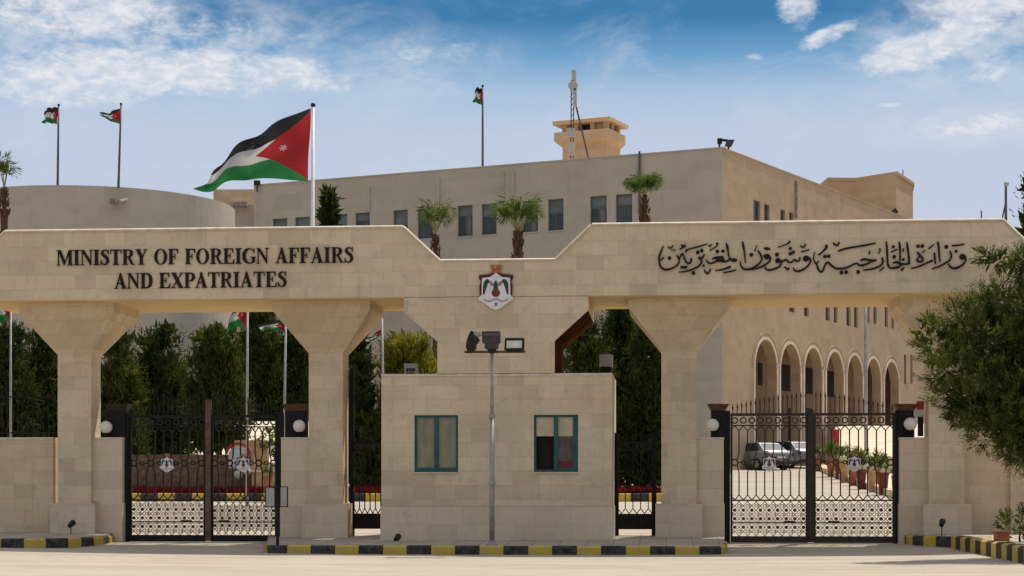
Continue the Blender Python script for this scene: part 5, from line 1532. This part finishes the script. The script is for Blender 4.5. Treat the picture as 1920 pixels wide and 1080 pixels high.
# big tree on the right pavement
DTREE = 37.5
base_ = W(2005, HY, DTREE); base_.z = .15
tree = thing('pine_tree', 'big bushy green tree hiding the right end of the wall', 'tree', tuple(base_))
lob = []
for px, py, r, dd in ((1752, 648, 32, 0), (1745, 610, 12, .2), (1800, 605, 36, .3), (1782, 690, 44, -.3), (1785, 742, 30, 0), (1845, 645, 60, 0), (1838, 572, 22, .2), (1868, 572, 36, .5), (1845, 735, 66, -.4), (1866, 800, 48, -.2), (1905, 828, 36, .3),
                      (1908, 660, 84, .2), (1928, 758, 92, -.5), (1930, 575, 46, .4), (1905, 505, 12, .3), (1872, 490, 5, .2), (1850, 483, 4, .1), (1932, 492, 28, .5), (1990, 640, 112, 0), (2000, 530, 80, .5), (1990, 780, 96, 0), (2060, 660, 110, .3), (1822, 775, 24, .2), (1795, 785, 6, .1), (1960, 852, 42, .4), (1930, 845, 30, -.3)):
    q = W(px, py, DTREE + dd); s_ = r * DTREE / F; lob.append((tuple(q), (s_, s_ * 1.0, s_ * .9)))
P0, Dn, L, Wd = sprays(lob, 140, .32, (.11, .16), .42, .34, per=28, shell=.5)
Q0, Qd, Ql, Qw = sprays([(c_, tuple(.82 * q for q in r_)) for c_, r_ in lob], 45, .2, (.22, .35), .3, .8, per=7, shell=.0)
P0 = np.concatenate([P0, Q0]); Dn = np.concatenate([Dn, Qd]); L = np.concatenate([L, Ql]); Wd = np.concatenate([Wd, Qw])
leaves(P0, Dn, L, Wd, 'crown', M['leaf_pine'], tree)
trunk_limbs(tree, base_ - Vector((0, 0, .2)), W(2000, 600, DTREE), .17, [l[0] for l in lob if l[0][0] > W(1890, 0, DTREE).x], 4)

# shrub and brick planter at the far right
q = W(1912, 985, 38.6); q.z = .17
p = thing('shrub', 'small green shrub under the big tree by the road', 'shrub', tuple(q))
P0, Dn, L, Wd = sprays([((q.x, q.y, .45), (.42, .4, .32)), ((q.x + .35, q.y, .5), (.4, .4, .4))], 80, .22, (.12, .3), .7, .6)
leaves(P0, Dn, L, Wd, 'foliage', M['leaf_pine'], p)
trunk_limbs(p, (q.x, q.y, .1), (q.x, q.y, .5), .03, [(q.x + .2, q.y, .5), (q.x - .2, q.y, .5)], 2)
q = W(1878, 1000, 38.0)
p = thing('planter_block', 'red clay planter block on the pavement under the tree', 'planter', (q.x, q.y, .19))
MB().box(q.x - .14, q.x + .14, q.y - .1, q.y + .1, .17, .36).build('block', M['terracotta'], p, bevel=.012)
MB().box(q.x - .155, q.x + .155, q.y - .115, q.y + .115, .36, .40).build('rim', M['terracotta'], p, bevel=.008)

# ------------------------------------------------------------------ garden behind the left gate
def yard_frame(px, D):
    q = W(px, HY, D); return q.x, q.y, ground_z(q.x, q.y)


v0 = 19.0
zk = zin(v0)
kerb('kerb', [gp(-150, v0), gp(1250, v0)], zk + .28, zk - .1, .60, 'yellow and black painted kerb along the garden behind the gates')
MB().box(gu(-200, v0), gu(1255, v0), v0 + .15, v0 + 5.5, zk - .2, zk + .25).build('garden_bed', M['soil'], frame=PM)
struct(bpy.data.objects['garden_bed'], label='earth bed behind the painted garden kerb')
n = 9000
u_ = rng.uniform(gu(-120, v0), gu(1250, v0), n); vv_ = rng.uniform(v0 + .2, v0 + 1.1, n)
P0 = np.stack([u_, vv_, np.full(n, zk + .23)], 1)
pmx = np.array(PM); P0 = P0 @ pmx[:3, :3].T + pmx[:3, 3]
fb = thing('flower_bed', 'low strip of dark red flowers along the garden kerb', 'flowers', (0, Y0 + v0, zk))
fb['kind'] = 'stuff'
leaves(P0, rng.normal(size=(n, 3)) * .5 + np.array([0, 0, 1.0]), rng.uniform(.12, .38, n), rng.uniform(.06, .12, n), 'blooms', M['flowers'], fb)
# low retaining wall
vr = v0 + 1.3
p = thing('retaining_wall', 'low brown rubble wall, colour darkened for tree shade, behind the red flowers', 'wall', (gu(380, vr), vr, zk), PM)
MB().box(gu(-100, vr), gu(470, vr), vr, vr + .4, zk, zk + 1.56).build('wall', M['retaining'], p, PM)
MB().box(gu(-100, vr), gu(470, vr), vr - .03, vr + .43, zk + 1.56, zk + 1.62).build('coping', M['retaining'], p, PM)
p = thing('garden_steps', 'stone block wall with stepped top, painted sunlit ochre, behind the left gate', 'wall', (gu(520, vr), vr, zk), PM)
MB().box(gu(472, vr), gu(580, vr), vr - .05, vr + .4, zk, zk + 1.0).build('wall', M['ochre'], p, PM)
MB().box(gu(470, vr), gu(585, vr), vr - .1, vr + .45, zk + 1.0, zk + 1.08).build('coping', M['pale'], p, PM)
MB().box(gu(440, vr + 3), gu(500, vr + 3), vr + 3, vr + 3.4, zk, zk + 2.2).build('block', M['ochre'], p, PM)
# pale terrace rising behind
b = MB(); z0, z1 = EYE + (HY - 868) / F * 74, EYE + (HY - 790) / F * 84
xa0, xb0 = W(-60, 0, 74).x, W(640, 0, 74).x; xa1, xb1 = W(-60, 0, 84).x, W(640, 0, 84).x
b.add([(xa0, 74, z0), (xb0, 74, z0), (xb1, 84, z1), (xa1, 84, z1), (xa0, 74, .5), (xb0, 74, .5), (xb1, 84, .5), (xa1, 84, .5)], [(0, 1, 2, 3), (0, 4, 5, 1), (1, 5, 6, 2), (2, 6, 7, 3), (3, 7, 4, 0)])
struct(b.build('terrace', M['pale']), label='pale sunlit terrace sloping up behind the garden trees')
# rounded ornament
q = W(447, 900, 64.9); q.z = zk + 1.0
p = thing('garden_ornament', 'white and red round ornament with pale blue centre behind the left gate', 'ornament', tuple(q))
c_ = W(447, 852, 64.7); ux = Matrix.Translation((c_.x, c_.y, c_.z))
MB().disc((0, -.05), .34, -.06, .06, 28).build('disc', M['ac'], p, ux)
b = MB()
pts = [(.42 * math.cos(t), .42 * math.sin(t) - .05, .09) for t in np.linspace(0.15, math.pi - .15, 20)]
b.ribbon(pts, -.09, .0); b.build('red_arc', M['redflag'], p, ux)
MB().disc((-.05, .04), .15, -.085, -.05, 16).build('centre', M['blueglaze'], p, ux)
for dx_, dz_, r in ((-.2, -.38, .16), (.12, -.42, .2), (.3, -.6, .14), (.0, -.7, .17)):
    MB().ball((c_.x + dx_, c_.y, c_.z + dz_), r, 9).build('rock', M['ac'], p)
# pot and low bush near the ochre wall
def pot(px, ybase, D, wpx, hpx, m, label, lh, group, seed, cone=False):
    q = W(px, ybase, D); s_ = D / F; w = wpx * s_ / 2; h = hpx * s_
    p = thing('potted_plant', label, 'potted plant', tuple(q), group=group)
    MB().lathe(q, [(w * .7, -.25), (w * .7, 0), (w * .95, h * .86), (w * 1.08, h * .87), (w * 1.08, h), (w * .9, h), (w * .85, h * .9)], 18).build('pot', m, p)
    H = lh * s_
    lobs = [((q.x, q.y, q.z + h + H * .35), (w * .8, w * .8, H * .35)), ((q.x + w * .3, q.y, q.z + h + H * .6), (w * .55, w * .5, H * .35)), ((q.x - w * .3, q.y, q.z + h + H * .5), (w * .5, w * .5, H * .3))]
    P0, Dn, L, Wd = sprays(lobs, 160, H * .3, (.13, .3), 1.2, .5, per=12, shell=.1)
    leaves(P0, Dn, L, Wd, 'foliage', M['leaf_shrub'], p)
    return p


pot(502, 908, 63.3, 19, 16, M['terracotta'], 'round clay pot with small green plant behind the left gate', 14, 'clay pots', 1)
q = W(520, 850, 68); q.z = zk + 1.0
p = thing('shrub', 'broad pale green shrub beside the pier behind the left gate', 'shrub', tuple(q))
P0, Dn, L, Wd = sprays([((q.x, q.y, EYE + (HY - 826) / F * 68), (.6, .5, .32)), ((q.x + .25, q.y, EYE + (HY - 845) / F * 68), (.4, .4, .4))], 70, .3, (.18, .4), .4, .7)
leaves(P0, Dn, L, Wd, 'foliage', M['leaf_shrub'], p)
trunk_limbs(p, (q.x, q.y, zk), (q.x, q.y, zk + 1.6), .05, [(q.x + .3, q.y, zk + 1.7), (q.x - .3, q.y, zk + 1.7)], 9)

# ------------------------------------------------------------------ yard behind the right gate
kline = []
for px, py, D in ((1700, 949, 60.5), (1690, 945, 62.5), (1655, 931, 67), (1617, 916, 73), (1576, 899, 82), (1540, 884, 93), (1527, 878, 98)):
    q = W(px, py, D); kline.append((q.x, q.y, ground_z(q.x, q.y)))
b = MB()
seg = []
for i in range(len(kline) - 1):
    A_, B_ = Vector(kline[i]), Vector(kline[i + 1]); nseg = max(1, round((B_ - A_).length / 1.0))
    for k in range(nseg): seg.append((A_.lerp(B_, k / nseg), A_.lerp(B_, (k + 1) / nseg)))
for i, (A_, B_) in enumerate(seg):
    d = (B_ - A_).normalized(); n_ = Vector((d.y, -d.x, 0)) * .3
    b.frust([A_ - Vector((0, 0, .2)), B_ - Vector((0, 0, .2)), B_ + n_ - Vector((0, 0, .2)), A_ + n_ - Vector((0, 0, .2))], [A_ + Vector((0, 0, .24)), B_ + Vector((0, 0, .24)), B_ + n_ + Vector((0, 0, .24)), A_ + n_ + Vector((0, 0, .24))], 0 if i % 3 else 1)
M['cream'] = mat('cream_kerb_paint', (.62, .52, .33), .8, .15, 3)
M['olive'] = mat('faded_yellow_paint', (.45, .38, .16), .8, .2, 3)
struct(b.build('kerb', [M['cream'], M['olive']]), label='cream and faded yellow kerb leading up the drive behind the right gate')
b = MB()
vsv = []
for x_, y_, z_ in kline: vsv += [(x_ + .25, y_ + .1, z_ + .2), (x_ + 14, y_ + 3, z_ + .24)]
b.add(vsv, [(2 * i, 2 * i + 1, 2 * i + 3, 2 * i + 2) for i in range(len(kline) - 1)])
struct(b.build('verge', M['pale']), label='pale paved verge beside the drive')
for i, (px, yb, D, w, h, mm, lh, lab) in enumerate((
        (1532, 876, 94, 16, 18, 'terracotta', 22, 'clay pot with green plant farthest up the drive beside the cars'),
        (1559, 884, 86, 21, 27, 'terracotta', 30, 'clay pot with spreading green plant, second farthest up the drive'),
        (1583, 896, 79, 22, 34, 'tanpot', 24, 'sand coloured pot with green plant left of the gate crest'),
        (1615, 910, 72, 21, 30, 'redpot', 36, 'dark red pot with tall green plant just right of the gate crest'),
        (1635, 915, 69.5, 17, 33, 'tanpot', 20, 'sand coloured pot beside the nearest red pot'),
        (1656, 924, 67, 22, 38, 'redpot', 34, 'dark red pot with yellow green plant, nearest on the drive'),
        (1572, 888, 83, 16, 26, 'redpot', 26, 'dark red pot with bushy plant between two clay pots up the drive'),
        (1600, 903, 75.5, 17, 30, 'terracotta', 30, 'clay pot with tall plant just left of the dark red pot'),
        (1644, 905, 72, 14, 26, 'terracotta', 34, 'clay pot with tall yellow green plant behind the nearest pots'),
        (1678, 921, 65.5, 14, 30, 'tanpot', 12, 'pale clay pot half hidden by the gate post'))):
    pot(px, yb, D, w, h, M[mm], lab, lh, 'clay pots', 10 + i)
b = MB()
p0, p1 = W(1572, 856, 88), W(1800, 856, 82); p2, p3 = W(1800, 792, 104), W(1566, 800, 108)
b.add([p0, p1, p2, p3, Vector((p0.x, p0.y, 1)), Vector((p1.x, p1.y, 1)), Vector((p2.x, p2.y, 1)), Vector((p3.x, p3.y, 1))], [(0, 1, 2, 3), (0, 4, 5, 1), (1, 5, 6, 2), (2, 6, 7, 3), (3, 7, 4, 0)])
struct(b.build('forecourt', M['pale']), label='pale sunlit forecourt ramp beyond the plant pots')
q = W(1567, 840, 92); p = thing('red_panel', 'narrow red upright panel beyond the plant pots', 'panel', tuple(q))
MB().box(q.x - .17, q.x + .17, q.y - .05, q.y + .05, q.z + .1, EYE + (HY - 805) / F * 92).build('board', M['redflag'], p, bevel=.02)
MB().tube((q.x, q.y + .07, q.z - 1.2), (q.x, q.y + .07, q.z + .6), .04, n=8).build('post', M['iron_dark'], p)
# lamp post in front of the arcade
q = W(1624, 880, 90); p = thing('lamp_post', 'plain grey lamp post in front of the arcade arches', 'lamp post', (q.x, q.y, 2))
MB().tube((q.x, q.y, 1.8), W(1623, 540, 90), .10, .075, 12).build('pole', M['steel'], p, smooth=True)
q = W(1623, 540, 90); MB().tube(q, q + Vector((.9, 0, .15)), .05, n=8).box(q.x + .7, q.x + 1.3, q.y - .12, q.y + .12, q.z + .08, q.z + .2).build('lantern', M['steel'], p)


# flag cloth fragment and small things beside the right globe lamp
def sedan(loc, rz, label):
    fr = Matrix.Translation(loc) @ Matrix.Rotation(rz, 4, 'Z')        # x across, y forward, z up
    c = thing('parked_car', label, 'car', (0, 0, 0), fr, 'silver cars parked up the drive')
    # lower body: sections along y (rear to front): y, half width, bottom, belt
    secs = [(-2.25, .70, .42, .80), (-2.2, .80, .30, .92), (-2.0, .86, .25, 1.0), (-1.2, .88, .24, 1.02), (0, .88, .24, .98), (.9, .88, .24, .95), (1.5, .86, .25, .86), (2.05, .80, .28, .74), (2.25, .66, .36, .62)]
    b = MB(); vs = []; fs = []
    for y, w, z0, z1 in secs:
        h = z1 - z0
        vs += [(-w * .86, y, z0), (-w, y, z0 + h * .22), (-w * 1.01, y, z0 + h * .62), (-w * .93, y, z1 - .03), (-w * .78, y, z1), (w * .78, y, z1), (w * .93, y, z1 - .03), (w * 1.01, y, z0 + h * .62), (w, y, z0 + h * .22), (w * .86, y, z0)]
    for i in range(len(secs) - 1):
        for k in range(10): fs.append((i * 10 + k, i * 10 + (k + 1) % 10, (i + 1) * 10 + (k + 1) % 10, (i + 1) * 10 + k))
    fs += [tuple(range(9, -1, -1)), tuple(range(len(secs) * 10 - 10, len(secs) * 10))]
    b.add(vs, fs)
    body = b.build('body', M['silver'], c, fr, smooth=True)
    # cabin
    cab = [(-1.75, .72, 1.0), (-1.15, .60, 1.40), (-.6, .60, 1.46), (.2, .60, 1.45), (.55, .62, 1.40), (1.25, .74, .93)]
    b = MB(); vs = []; fs = []
    for y, w, z1 in cab: vs += [(-.80, y, .93), (-w, y, z1), (w, y, z1), (.80, y, .93)]
    for i in range(len(cab) - 1):
        for k in range(3): fs.append((i * 4 + k, i * 4 + k + 1, i * 4 + 5 + k, i * 4 + 4 + k))
    b.add(vs, fs)
    b.build('cabin', M['silver'], c, fr)
    g = MB()
    g.add([(-.70, -1.70, 1.04), (.70, -1.70, 1.04), (.575, -1.20, 1.385), (-.575, -1.20, 1.385)], [(0, 1, 2, 3)]); g.build('rear_window', M['carglass'], c, fr)
    g = MB(); g.add([(-.66, 1.19, .985), (.66, 1.19, .985), (.55, .63, 1.37), (-.55, .63, 1.37)], [(0, 1, 2, 3)]); g.build('windscreen', M['carglass'], c, fr)
    for sgn in (-1, 1):
        g = MB()
        for ya, yb, yc, yd in ((-1.35, -.45, -.5, -.98), (-.38, .98, .42, -.43)):
            g.add([(sgn * .79, ya, 1.02), (sgn * .79, yb, 1.02), (sgn * .632, yc, 1.40), (sgn * .632, yd, 1.40)], [(0, 1, 2, 3)])
        g.build('side_window', M['carglass'], c, fr)
        MB().box(sgn * .8 - .14 if sgn > 0 else -.82, .82 if sgn > 0 else -.8 + .14, -2.24, -2.06, .68, .88).build('taillight', M['taillight'], c, fr, bevel=.02)
        MB().box(sgn * .66 - .12, sgn * .66 + .12, 2.02, 2.2, .58, .70).build('headlight', M['lens'], c, fr, bevel=.02)
        MB().box(min(sgn * .88, sgn * 1.03), max(sgn * .88, sgn * 1.03), .72, .84, .95, 1.07).build('wing_mirror', M['silver'], c, fr, bevel=.02)
        for y in (-1.35, 1.38):
            w = MB().tube((sgn * .69, y, .31), (sgn * .885, y, .31), .31, n=22).build('wheel', M['tyre'], c, fr)
            MB().tube((sgn * .88, y, .31), (sgn * .895, y, .31), .19, n=14).build('rim', M['hub'], w, fr)
    MB().box(-.82, .82, -2.3, -2.12, .30, .44).build('bumper', M['lamp_grey'], c, fr, bevel=.02)
    MB().box(-.24, .24, -2.275, -2.262, .60, .71).build('number_plate', M['white'], c, fr)
    return c, fr


x_, y_, z_ = yard_frame(1425, 96.5)
car, fr = sedan((x_, y_ + 1.5, z_ + .0), R(27), 'silver car parked nearest, seen from behind through the right gate')
x_, y_, z_ = yard_frame(1487, 99.5)
copy_thing(car, Matrix.Translation((x_, y_ + 1.5, z_)) @ Matrix.Rotation(R(25), 4, 'Z'), 'silver car parked second, partly hidden behind the gate centre post')

# the stop sign-like red and white object hanging at the right pier is left as a small warning lamp
v = 1.6
p = thing('signal_lamp', 'small white and red signal lamp on a bracket beside the right globe lamp', 'lamp', (gu(1722, v), v, gz(1722, 810, v)), PM)
MB().box(gu(1719, v), gu(1732, v), v - .05, v + .05, gz(1722, 768, v), gz(1722, 752, v)).build('red_lens', M['redflag'], p, PM, bevel=.01)
MB().box(gu(1713, v), gu(1732, v), v - .04, v + .04, gz(1722, 782, v), gz(1722, 768, v)).build('head', M['ac'], p, PM, bevel=.01)
MB().box(gu(1721, v), gu(1731, v), v - .05, v + .04, gz(1722, 818, v), gz(1722, 782, v)).build('bracket', M['iron_dark'], p, PM)
